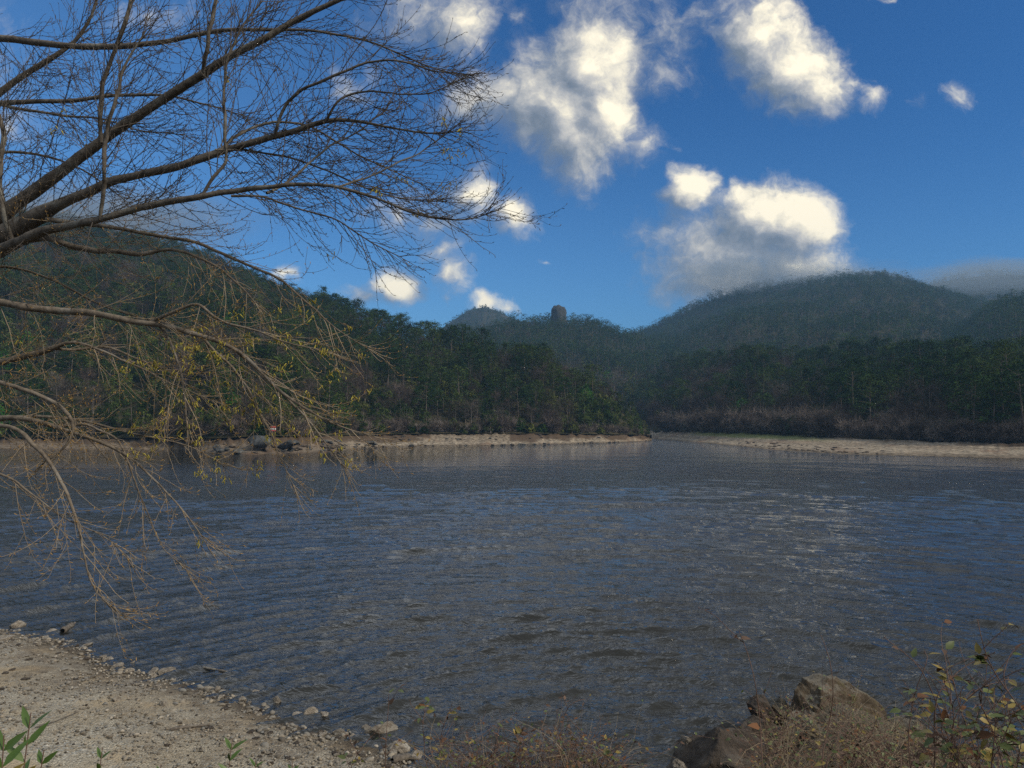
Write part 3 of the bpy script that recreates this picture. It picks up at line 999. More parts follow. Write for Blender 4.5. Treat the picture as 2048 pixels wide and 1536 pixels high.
near_items = []
for i in range(5):
    H = [15.5, 14, 16.5, 13, 15][i]
    near_items.append(joined('p', pine_parts(200 + i, H, False, [1.0, 1.1, 0.9, 1.2, 1.25][i], [0.40, 0.32, 0.48, 0.28, 0.5][i]), [M['pinebark'], M['pine']]))
for i in range(4):
    H = [9.5, 8, 10.5, 8.5][i]
    near_items.append(joined('o', oak_parts(230 + i, H, False, [1.0, 1.15, 0.85, 1.05][i]), [M['greybark'], M['oak']]))
for i in range(4):
    H = [10.5, 9, 12, 8.5][i]
    near_items.append(joined('b', bare_parts(260 + i, H), [M['greybark'], M['barebranch']]))
NEAR = make_collection('near_wood_tree', near_items)
far_items = []
for i in range(3):
    far_items.append(joined('p', pine_parts(300 + i, 11 + i, True, 1.1, 0.4), [M['pinebark'], M['pine']]))
for i in range(3):
    far_items.append(joined('o', oak_parts(310 + i, 8 + i * 0.7, True), [M['greybark'], M['oak']]))
for i in range(2):
    far_items.append(joined('b', bare_parts(320 + i, 8.5 + i, True), [M['greybark'], M['barebranch']]))
FAR = make_collection('far_wood_tree', far_items)


def scatter(name, coll, pts, sc, rz, pick, label, cat, tilt=None):
    me = bpy.data.meshes.new(name)
    me.vertices.add(len(pts))
    me.vertices.foreach_set('co', np.asarray(pts, float).ravel())
    for an, ty, arr in (('sc', 'FLOAT', sc), ('rz', 'FLOAT', rz), ('pick', 'INT', pick)):
        a = me.attributes.new(an, ty, 'POINT')
        a.data.foreach_set('value', np.asarray(arr).astype(np.int32 if ty == 'INT' else np.float32))
    o = bpy.data.objects.new(name, me)
    COL.objects.link(o)
    g = bpy.data.node_groups.new(name + '_nodes', 'GeometryNodeTree')
    g.interface.new_socket('Geometry', in_out='INPUT', socket_type='NodeSocketGeometry')
    g.interface.new_socket('Geometry', in_out='OUTPUT', socket_type='NodeSocketGeometry')
    t = NT(g)
    gi, go = t.n('NodeGroupInput'), t.n('NodeGroupOutput')
    ci = t.n('GeometryNodeCollectionInfo', i={'Collection': coll, 'Separate Children': True, 'Reset Children': True})

    def attr(nm, ty):
        return t.n('GeometryNodeInputNamedAttribute', data_type=ty, i={'Name': nm}).outputs[0]
    rot = t.n('ShaderNodeCombineXYZ', i={2: attr('rz', 'FLOAT')})
    e2r = t.n('FunctionNodeEulerToRotation', i={0: rot.outputs[0]})
    ip = t.n('GeometryNodeInstanceOnPoints', i={'Points': gi.outputs[0], 'Instance': ci.outputs[0], 'Pick Instance': True, 'Instance Index': attr('pick', 'INT'),
                                                'Rotation': e2r.outputs[0], 'Scale': attr('sc', 'FLOAT')})
    g.links.new(ip.outputs[0], go.inputs[0])
    md = o.modifiers.new('scatter', 'NODES')
    md.node_group = g
    return tag(o, label, cat, kind='stuff')


def sample_hill(h, n, r, vmax=1.02, vmin=0.0):
    X, Y, Z = h['X'], h['Y'], h['Z']
    P = np.stack([X, Y, Z], -1)
    e1 = P[1:, :-1] - P[:-1, :-1]
    e2 = P[:-1, 1:] - P[:-1, :-1]
    area = np.abs(np.cross(e1[..., :2], e2[..., :2]))
    vm = (h['v'][:-1] >= vmin) & (h['v'][:-1] <= vmax)
    area = area * vm[None, :]
    pr = (area / area.sum()).ravel()
    idx = r.choice(len(pr), n, p=pr)
    i, j = np.unravel_index(idx, area.shape)
    a, b = r.random(n)[:, None], r.random(n)[:, None]
    p = (P[i, j] * (1 - a) + P[i + 1, j] * a) * (1 - b) + (P[i, j + 1] * (1 - a) + P[i + 1, j + 1] * a) * b
    v = h['v'][j] + b[:, 0] * (h['v'][j + 1] - h['v'][j])
    return p, v


def thin(p, spacing):
    cell = {}
    keep = []
    for k, (x, y) in enumerate(p[:, :2]):
        s = spacing if np.isscalar(spacing) else spacing[k]
        ci, cj = int(x // s), int(y // s)
        ok = True
        for di in (-1, 0, 1):
            for dj in (-1, 0, 1):
                for q in cell.get((ci + di, cj + dj), ()):
                    if (q[0] - x) ** 2 + (q[1] - y) ** 2 < s * s:
                        ok = False
        if ok:
            cell.setdefault((ci, cj), []).append((x, y))
            keep.append(k)
    return np.array(keep)


r5 = np.random.default_rng(55)
CAND = []      # zone, kind, pos, scale, v, px
for zone, h, n, sp in (('head', headland, 16000, 3.7), ('right', right_slope, 9000, 3.9)):
    p, v = sample_hill(h, n, r5, 1.01)
    k = thin(p, sp)
    p, v = p[k], v[k]
    px, py = project(p)
    patch = fbm(p[:, 0] / 26, p[:, 1] / 26, 131, 3)
    patch2 = fbm(p[:, 0] / 22 + 50, p[:, 1] / 22, 141, 3)
    for q, vv, x, a, b in zip(p, v, px, patch, patch2):
        u = r5.random()
        edge = vv < 0.10
        if zone == 'head':
            sky = vv > 0.80
            pine_p = 0.70 if (sky and 640 < x < 1180) else (0.34 + 1.1 * a if vv > 0.25 else 0.12)
            bare_p = 0.10 + (0.55 * max(0, b + 0.08)) + (0.22 if edge and 900 < x < 1160 else 0)
            if x > 1150:
                pine_p, bare_p = 0.06, 0.08
            if x < 620:
                pine_p *= 0.55
        else:
            pine_p = (0.42 if x > 1700 else 0.22) + 0.8 * a
            bare_p = 0.28 + 0.8 * max(0, b)
            if vv < 0.14:
                pine_p, bare_p = (0.25 if x > 1720 else 0.03), 0.72
            if 0.6 < vv:
                bare_p += 0.15
        kind = 'pine' if u < pine_p else ('bare' if u < pine_p + bare_p else 'oak')
        s = r5.uniform(0.75, 1.12)
        if kind == 'oak' and edge:
            s *= 0.72
        if kind == 'bare' and edge:
            s *= 0.75 if zone == 'head' else 0.62
        if zone == 'right' and kind == 'pine' and x > 1650:
            s *= 1.15
        if zone == 'head' and x > 1180:
            s *= max(0.40, min(1.0, (1360 - x) / 140))
        CAND.append((zone, kind, q, s, vv, x))

BASEH = {'pine': 15, 'oak': 9, 'bare': 10}
chosen = set()
for kind in ('pine', 'oak', 'bare'):
    ids = [i for i, c in enumerate(CAND) if c[1] == kind and -60 < c[5] < 2110]
    ids.sort(key=lambda i: -BASEH[kind] * CAND[i][3] / CAND[i][2][1] * (1.35 if CAND[i][4] < 0.12 or CAND[i][4] > 0.85 else 1.0))
    chosen.update(ids[:295])

WORDS = {'pine': ('pine_tree', 'pine tree'), 'oak': ('evergreen_oak', 'evergreen tree'), 'bare': ('bare_tree', 'bare tree'), 'shrub': ('shrub', 'shrub')}


def describe(zone, kind, v, px):
    look = {'pine': 'dark pine', 'oak': 'rounded evergreen tree', 'bare': 'leafless grey-brown tree'}[kind]
    if zone == 'head':
        if px > 1150 and v < 2:
            w = 'at the low right tip of the headland'
        elif v < 0.12:
            w = 'at the foot of the headland above the ' + ('pale shore' if px > 640 else 'rocky shore')
        elif v > 0.78 and px > 600:
            w = 'on the skyline of the headland ' + ('nearest the crag' if px > 900 else 'under the small white cloud')
        elif px < 620:
            w = 'on the hillside seen through the overhanging branches'
        else:
            w = 'halfway up the headland slope'
    else:
        if v < 0.14:
            w = 'along the back of the sandy beach' + (' near the green strip' if px < 1650 else ' by the reddish bank')
        elif px > 1780:
            w = 'in the tall wood at the right end of the beach'
        elif v > 0.7:
            w = 'high in the wood below the cloudy mountain'
        else:
            w = 'in the wood behind the sandy beach'
    return look + ' ' + w, ('%ss %s' % (WORDS[kind][1], w))


roots = {}


def make_tree(kind, var, pos, s, rz, label, group):
    key = (kind, var)
    if key not in roots:
        tm, cm, hgt = KINDS[kind][var]
        e = empty(WORDS[kind][0], pos, label, WORDS[kind][1], group)
        for nm, me in (('trunk', tm), ('crown', cm)):
            o = bpy.data.objects.new(nm, me)
            COL.objects.link(o)
            o.parent = e
        roots[key] = e
        o = e
    else:
        o = copy_tree(roots[key])
        tag(o, label, WORDS[kind][1], group)
    o.location = pos
    o.scale = (s, s, s)
    o.rotation_euler = (0, 0, rz)
    return o


rest = {'head': [], 'right': []}
for i, (zone, kind, q, s, vv, x) in enumerate(CAND):
    nvar = len(KINDS[kind])
    var = int(r5.integers(nvar))
    rz = r5.uniform(0, 6.28)
    if i in chosen:
        lab, grp = describe(zone, kind, vv, x)
        make_tree(kind, var, q, s, rz, lab, grp)
    else:
        off = {'pine': 0, 'oak': 5, 'bare': 9}[kind]
        rest[zone].append((q, s, rz, off + var))
for zone, nm, lab in (('head', 'woods', 'dense mixed wood filling in the headland slope between its larger trees'), ('right', 'woods', 'dense mixed wood covering the slope behind the sandy beach')):
    a = rest[zone]
    scatter(nm, NEAR, np.array([b[0] for b in a]), [b[1] for b in a], [b[2] for b in a], [b[3] for b in a], lab, 'woods')

# bank-edge shrubs
nsh = 0
for zone, fn, pxs in (('head', head_shore, np.concatenate([np.linspace(-30, 640, 34), np.linspace(650, 1290, 62)])), ('right', right_shore, np.linspace(1330, 2060, 84))):
    for p in pxs:
        p = p + r5.uniform(-5, 5)
        f = r5.uniform(0.93, 1.05)
        pos = fn(p, f)
        pos[2] -= 0.1
        var = int(r5.integers(2)) if (zone == 'right' or r5.random() < 0.6) else 2 + int(r5.integers(2))
        s = r5.uniform(0.7, 1.35)
        if zone == 'head' and p > 1230:
            s *= 0.6
        if zone == 'right' and p < 1700:
            s *= 1.5
        look = 'brown leafless thicket' if var < 2 else 'low dark green bush'
        if zone == 'head':
            w = 'on the earth edge above the headland shore' if p > 640 else 'above the rocky shore behind the yellow catkins'
        else:
            w = 'along the back edge of the sandy beach, ' + ('by the green strip' if p < 1600 else 'towards its right end')
        make_tree('shrub', var, pos, s, r5.uniform(0, 6.28), look + ' ' + w, 'shrubs ' + w)
        nsh += 1

# far woods
r6 = np.random.default_rng(66)
for h, nm, n, lab, vmin, pm, sc in ((valley, 'woods', 5200, 'blue-green wood on the valley hill below the rock crag', 0.05, 0.45, 1.0),
                                    (rmount, 'woods', 13000, 'hazy blue-green wood covering the cloud-capped mountain', 0.05, 0.5, 1.0),
                                    (shoulder, 'woods', 3200, 'dark wood on the hill shoulder at the right edge', 0.05, 0.6, 1.1),
                                    (farright, 'woods', 5000, 'misty wood on the farthest mountain at the right', 0.3, 0.5, 1.1),
                                    (farmid, 'woods', 2600, 'pale green wood on the small far peak left of the crag', 0.2, 0.1, 0.8)):
    p, v = sample_hill(h, n, r6, 1.02, vmin)
    patch = fbm(p[:, 0] / 60, p[:, 1] / 60, 151, 3)
    pick = np.empty(n, int)
    for i in range(n):
        u = r6.random()
        pick[i] = r6.integers(3) if u < pm + 1.6 * patch[i] else (6 + r6.integers(2) if u > 0.90 - 0.8 * max(0, -patch[i]) else 3 + r6.integers(3))
    scatter(nm, FAR, p, (0.5 + 0.75 * r6.random(n) + 0.35 * (r6.random(n) < 0.08)) * sc, r6.uniform(0, 6.28, n), pick, lab, 'woods')


# ------------------------------------------------------------------ rocks
def rock_mb(seed, sub=3, flat=0.75, planes=9, rough=0.10):
    import bmesh
    r = np.random.default_rng(seed)
    bm = bmesh.new()
    bmesh.ops.create_icosphere(bm, subdivisions=sub, radius=1.0)
    V = np.array([v.co[:] for v in bm.verts])
    Fc = np.array([[v.index for v in f.verts] for f in bm.faces])
    bm.free()
    for _ in range(planes):
        n = unit(r.normal(size=3))
        c = r.uniform(0.34, 0.74)
        d = V @ n - c
        V = V - np.maximum(d, 0)[:, None] * n
    V *= np.array([r.uniform(0.85, 1.25), r.uniform(0.75, 1.05), flat * r.uniform(0.85, 1.15)])
    nz = fbm(V[:, 0] * 1.8 + V[:, 2] * 1.1, V[:, 1] * 1.8 + V[:, 2] * 0.7 + seed, seed, 4) + 0.5 * fbm(V[:, 0] * 5 + 3 * V[:, 2], V[:, 1] * 5 - 2 * V[:, 2], seed + 9, 3)
    rid = 1 - 2 * np.abs(fbm(V[:, 0] * 2.6 + 1.3 * V[:, 2], V[:, 1] * 2.6 - V[:, 2] + 2 * seed, seed + 5, 4)) * 2
    V = V * (1 + rough * (2.2 * nz + 0.5 * (rid - 0.6)))[:, None]
    mb = MB()
    mb.add(V, Fc)
    return mb


ROCKS = {}
for key in ('rock', 'darkrock', 'crag', 'mossrock'):
    ROCKS[key] = [rock_mb(400 + i, 3, [0.7, 0.55, 0.8, 0.6, 0.9][i]).mesh('rock', M[key], False) for i in range(5)]


def put_rock(me, loc, s, rz, label, group, name='rock', cat='rock', squash=1.0, tilt=0.0):
    o = bpy.data.objects.new(name, me)
    COL.objects.link(o)
    o.location = loc
    o.scale = (s, s, s * squash)
    o.rotation_euler = (tilt, tilt * 0.6, rz)
    return tag(o, label, cat, group)


r7 = np.random.default_rng(77)


def on_bank(px, py):
    """point of the near bank seen at this pixel"""
    a, b, c = ray(px, py)
    Y = np.arange(6.0, 40, 0.02)
    x, z = a * Y / b, EYE + c * Y / b
    k = np.argmax(z <= np.maximum(ground_z(x, Y), 0.0))
    return np.array((x[k], Y[k], z[k]))


named = [
    (32, 1243, 15, 'angular pale boulder at the water edge by the left side of the picture', 'rock', 0.85),
    (8, 1268, 17, 'low cream slab of rock on the gravel below the angular boulder', 'rock', 0.45),
    (98, 1258, 13, 'pale block of rock just left of the washed-up log', 'rock', 0.7),
    (262, 1322, 11, 'small grey rock at the water edge above the row of pale slabs', 'rock', 0.6),
    (236, 1326, 13, 'low stone half sunk in gravel beside the small grey rock', 'rock', 0.5),
    (306, 1338, 13, 'left block of the row of pale slabs at the water', 'rock', 0.6),
    (336, 1336, 17, 'long pale slab, widest in the row at the water', 'rock', 0.5),
    (312, 1372, 12, 'rounded brown-grey rock lying alone on the open gravel', 'rock', 0.75),
    (296, 1377, 8, 'small dark stone touching the lone rounded rock', 'rock', 0.6),
    (520, 1383, 16, 'cream boulder at the bend of the gravel shore', 'rock', 0.8),
    (554, 1398, 10, 'pointed pale rock just right of the cream boulder', 'rock', 0.9),
    (592, 1424, 15, 'flat overhanging slab left of the cluster of three rocks', 'rock', 0.5),
    (624, 1420, 17, 'tallest rock of the cluster of three above the inlet', 'rock', 0.85),
    (646, 1427, 11, 'right rock of the cluster of three above the inlet', 'rock', 0.9),
    (660, 1441, 13, 'low slab right below the cluster of three rocks', 'rock', 0.4),
    (764, 1452, 26, 'large craggy pale rock standing at the shore corner', 'rock', 0.75),
    (735, 1450, 12, 'small slab leaning on the craggy shore corner rock', 'rock', 0.5),
    (690, 1440, 9, 'small pale stone at the water between two clusters', 'rock', 0.7),
    (795, 1485, 25, 'rounded sandy boulder half buried beyond the brambles', 'rock', 0.6),
    (835, 1500, 22, 'jagged sandy boulder at the end of the gravel', 'rock', 0.7),
    (660, 1482, 12, 'brown-capped rock on the gravel left of the thin plant stems', 'rock', 0.6),
    (262, 1466, 9, 'small white stone alone on the gravel', 'rock', 0.7),
    (176, 1285, 8, 'small tan rock on the gravel edge below the log', 'rock', 0.7),
    (45, 1308, 10, 'dark low stone on the gravel at the left', 'rock', 0.5),
    (205, 1310, 9, 'grey stone on the scree left of the small grey rock', 'rock', 0.6),
]
for px, py, half, lab, mk, sq in named:
    p = on_bank(px, py + half * 0.6)
    s = half / F * p[1] * 1.1
    put_rock(rock_mb(600 + px, 4, 0.8, 7, 0.14).mesh('rock', M[mk]), (p[0], p[1], max(p[2], 0.0) + s * 0.12 * sq), s, r7.uniform(0, 6.28), lab, None, squash=sq, tilt=r7.normal(0, .15))
# a fringe of cobbles along the near waterline
for k in range(90):
    t = r7.random() ** 0.8
    x = -15.5 + t * 15.0
    y = np.interp(x, SHORE[:, 0], SHORE[:, 1]) - r7.exponential(0.75) + 0.10
    z = float(ground_z(np.array([x]), np.array([y]))[0])
    s = 0.035 + 0.13 * r7.random() ** 2.2
    put_rock(ROCKS['rock'][int(r7.integers(5))], (x, y, max(z, -0.02) + s * 0.2), s, r7.uniform(0, 6.28), 'small pale cobble in the broken fringe along the near waterline', 'cobbles along the near waterline', name='cobble', cat='cobble', squash=0.7)

# loose gravel as stuff
def m_pebble(t, bs, link):
    rnd = t.n('ShaderNodeObjectInfo').outputs['Random']
    c = t.ramp(rnd, [(0.0, (0.10, 0.088, 0.072)), (0.3, (0.20, 0.17, 0.13)), (0.55, (0.19, 0.185, 0.17)), (0.8, (0.26, 0.22, 0.165)), (1.0, (0.38, 0.34, 0.28))])
    link(t.mix(t.noise(obj_coords(t), 3.0, 3), t.mix(1.0, c, (0.7, 0.7, 0.7), 'MULTIPLY'), c), 'Base Color')


PEB = mat('pebble_stone', m_pebble, 0.9, 0.2)
cob = []
for i in range(5):
    cob.append(bpy.data.objects.new('g', rock_mb(430 + i, 1, 0.65, 8, 0.05).mesh('pebble', PEB)))
for i in range(2):
    cob.append(bpy.data.objects.new('g', rock_mb(440 + i, 1, 0.65, 8, 0.05).mesh('pebble', M['darkrock'])))
COB = make_collection('pebble', cob)
n = 42000
x = r7.uniform(-17, 0.5, n)
y = r7.uniform(9.5, 24, n)
d = shore_dist(x, y)
keep = (d > 0.0) & (r7.random(n) < np.clip(0.35 + 2.2 * (fbm(x / 1.2, y / 1.2, 161, 3)) + 0.5 * np.exp(-d / 0.8), 0.05, 1))
x, y = x[keep], y[keep]
z = ground_z(x, y)
de = shore_dist(x, y)
sz = 0.010 + 0.040 * r7.random(len(x)) ** 2.6 + 0.03 * (r7.random(len(x)) < 0.02) + 0.05 * r7.random(len(x)) ** 2 * np.exp(-de / 0.9)
scatter('gravel', COB, np.stack([x, y, z + sz * 0.3], 1), sz, r7.uniform(0, 6.28, len(x)), r7.choice(7, len(x), p=[.19, .19, .19, .19, .18, .03, .03]), 'loose grey and tan gravel spread over the near beach', 'gravel')

# rubble band above the waterline
rub = [bpy.data.objects.new('g', rock_mb(450 + i, 2, 0.55, 5, 0.16).mesh('rubble_stone', PEB if i % 2 else M['darkrock' if i == 2 else 'rock'])) for i in range(6)]
RUB = make_collection('rubble_stone', rub)
n = 3900
x = r7.uniform(-16.5, 0.8, n)
y = np.interp(x, SHORE[:, 0], SHORE[:, 1]) - r7.exponential(0.9, n) + 0.1
kp = (r7.random(n) < np.clip(0.45 + 2.6 * fbm(x / 0.9, y / 0.9, 171, 3), 0.03, 1)) & (y > 9.5)
x, y = x[kp], y[kp]
sz = 0.014 + 0.075 * r7.random(len(x)) ** 3.2
z = np.maximum(ground_z(x, y), -0.05)
scatter('rubble', RUB, np.stack([x, y, z + sz * 0.15], 1), sz, r7.uniform(0, 6.28, len(x)), r7.integers(0, 6, len(x)), 'grey-brown rubble in a broken band above the near waterline', 'rubble')

# far shore rocks
for k in range(150):
    p = r7.choice([r7.uniform(430, 660), r7.uniform(640, 760), r7.uniform(760, 1300)], p=[0.25, 0.2, 0.55])
    f = abs(r7.normal(0, 0.35)) if p < 760 else r7.choice([0.0, r7.uniform(0.5, 1.0)])
    f = min(f, 1.0)
    q = head_shore(p, f)
    s = r7.uniform(0.35, 1.1) * (1.3 if p < 700 else 0.7)
    w = 'on the rocky point below the red and white sign' if p < 660 else ('in the boulder spill where the pale shore begins' if p < 760 else 'on the pale shore under the headland')
    put_rock(ROCKS['crag' if r7.random() < 0.5 else 'darkrock'][int(r7.integers(5))], (q[0], q[1], q[2] + s * .2), s, r7.uniform(0, 6.28), 'grey-brown rock ' + w, 'rocks ' + w, name='boulder', cat='rock', squash=0.75)
for k in range(80):
    p = 1450 + 300 * r7.beta(1.6, 1.6) + r7.normal(0, 15)
    f = abs(r7.normal(0.18, 0.2))
    q = right_shore(p, min(f, 0.9))
    s = r7.uniform(0.25, 0.8)
    put_rock(ROCKS['darkrock'][int(r7.integers(5))], (q[0], q[1], q[2] + s * .1), s, r7.uniform(0, 6.28), 'dark low stone scattered on the sandy beach across the lake', 'dark stones on the sandy beach', name='boulder', cat='rock', squash=0.5)
# the rocky point and outcrops on the left hillside
for px, py, Y, s, sq, lab, mk in (
        (520, 882, 158, 3.2, 1.0, 'large dark rock face of the point at the waterline below the sign', 'crag'),
        (575, 890, 158, 2.8, 0.7, 'broad grey rock of the point just right of the large rock face', 'crag'),
        (480, 845, 178, 3.0, 1.3, 'pale rock cliff among trees up left of the sign', 'crag'),
        (745, 886, 204, 1.8, 0.8, 'dark boulder in the spill where the pale shore begins, nearest the water', 'crag'),
        (146, 570, 430, 9.0, 0.8, 'upper part of the pale rock scar on the left hillside', 'crag'),
        (185, 592, 425, 7.5, 0.7, 'lower part of the pale rock scar on the left hillside', 'crag'),
        (122, 708, 300, 5.0, 1.0, 'small pale rock outcrop halfway down the left hillside', 'crag')):
    put_rock(ROCKS[mk][int(r7.integers(5))], at(px, py, Y), s, r7.uniform(0, 6.28), lab, None, name='rock_outcrop', cat='rock outcrop', squash=sq)


# the crag on the valley hill
def build_crag():
    mb = MB()
    r = np.random.default_rng(480)
    nz, na = 26, 40
    zz = np.linspace(0, 1, nz)
    a = np.linspace(0, 2 * math.pi, na, endpoint=False)
    Z, A = np.meshgrid(zz, a, indexing='ij')
    rad = np.interp(Z, [0, 0.2, 0.55, 0.82, 0.95, 1.0], [11.0, 9.4, 8.6, 8.0, 6.6, 4.6])
    rad = rad * (1 + 0.55 * fbm(np.cos(A) * 2.2 + Z * 0.8, np.sin(A) * 2.2 + Z * 1.5, 481, 4) + 0.20 * fbm(A * 3, Z * 9, 482, 3) + 0.16 * np.abs(np.sin(A * 3.5 + Z * 2)) - 0.08)
    X = rad * np.cos(A) + 1.8 * np.maximum(0, 0.35 - Z) * 3
    Yy = rad * np.sin(A)
    zc = Z * 21 + 5.5 * fbm(X / 4.5, Yy / 4.5, 483, 3) * Z
    V = np.stack([X, Yy, zc], -1).reshape(-1, 3)
    q = []
    for i in range(nz - 1):
        for j in range(na):
            q.append((i * na + j, i * na + (j + 1) % na, (i + 1) * na + (j + 1) % na, (i + 1) * na + j))
    mb.add(V, q)
    mb.add(V[(nz - 1) * na:], [list(range(na))])
    o = mb.build('rock_crag', M['crag'])
    o.location = at(1117, 652, 880)
    o.scale = (0.98, 0.98, 1.12)
    return tag(o, 'grey rock tower standing up from the wooded valley skyline', 'rock crag')


build_crag()


# sign on the far point
def box(mb, c, s, mat=0):
    c, s = np.array(c, float), np.array(s, float) / 2
    V = np.array([[x, y, z] for x in (-1, 1) for y in (-1, 1) for z in (-1, 1)]) * s + c
    mb.add(V, [(0, 1, 3, 2), (4, 6, 7, 5), (0, 4, 5, 1), (2, 3, 7, 6), (0, 2, 6, 4), (1, 5, 7, 3)], mat)


def build_sign():
    red = mat('sign_red', m_plain((0.50, 0.05, 0.06), (0.55, 0.07, 0.08)), 0.5)
    white = mat('sign_white', m_plain((0.75, 0.74, 0.72), (0.8, 0.79, 0.77)), 0.5)
    black = mat('sign_black', m_plain((0.03, 0.03, 0.03), (0.05, 0.04, 0.04)), 0.6)
    p = at(546, 858, 160)
    e = empty('warning_sign', p, 'small red and white warning sign on the rocky point across the lake', 'sign')
    a = MB()
    for x in (-0.4, 0.4):
        box(a, (x, 0.06, -1.0), (0.07, 0.05, 3.0))
    a.build('post', M['greybark'], e)
    a = MB()
    box(a, (0, 0, 0.36), (1.2, 0.04, 0.46))
    box(a, (0, 0, -0.36), (1.2, 0.04, 0.24))
    a.build('red_band', red, e)
    a = MB()
    box(a, (0, 0, -0.055), (1.2, 0.036, 0.366))
    w = a.build('white_band', white, e)
    a = MB()
    for i, (x, h) in enumerate(((-0.45, .2), (-0.36, .2), (-0.24, .16), (-0.10, .2), (0.02, .14), (0.14, .2), (0.27, .2), (0.40, .16))):
        box(a, (x, -0.022, -0.05), (0.035, 0.012, h))
        box(a, (x + 0.03, -0.022, -0.05 + h / 2 - .02), (0.05, 0.012, 0.035))
    a.build('lettering', black, w)


build_sign()


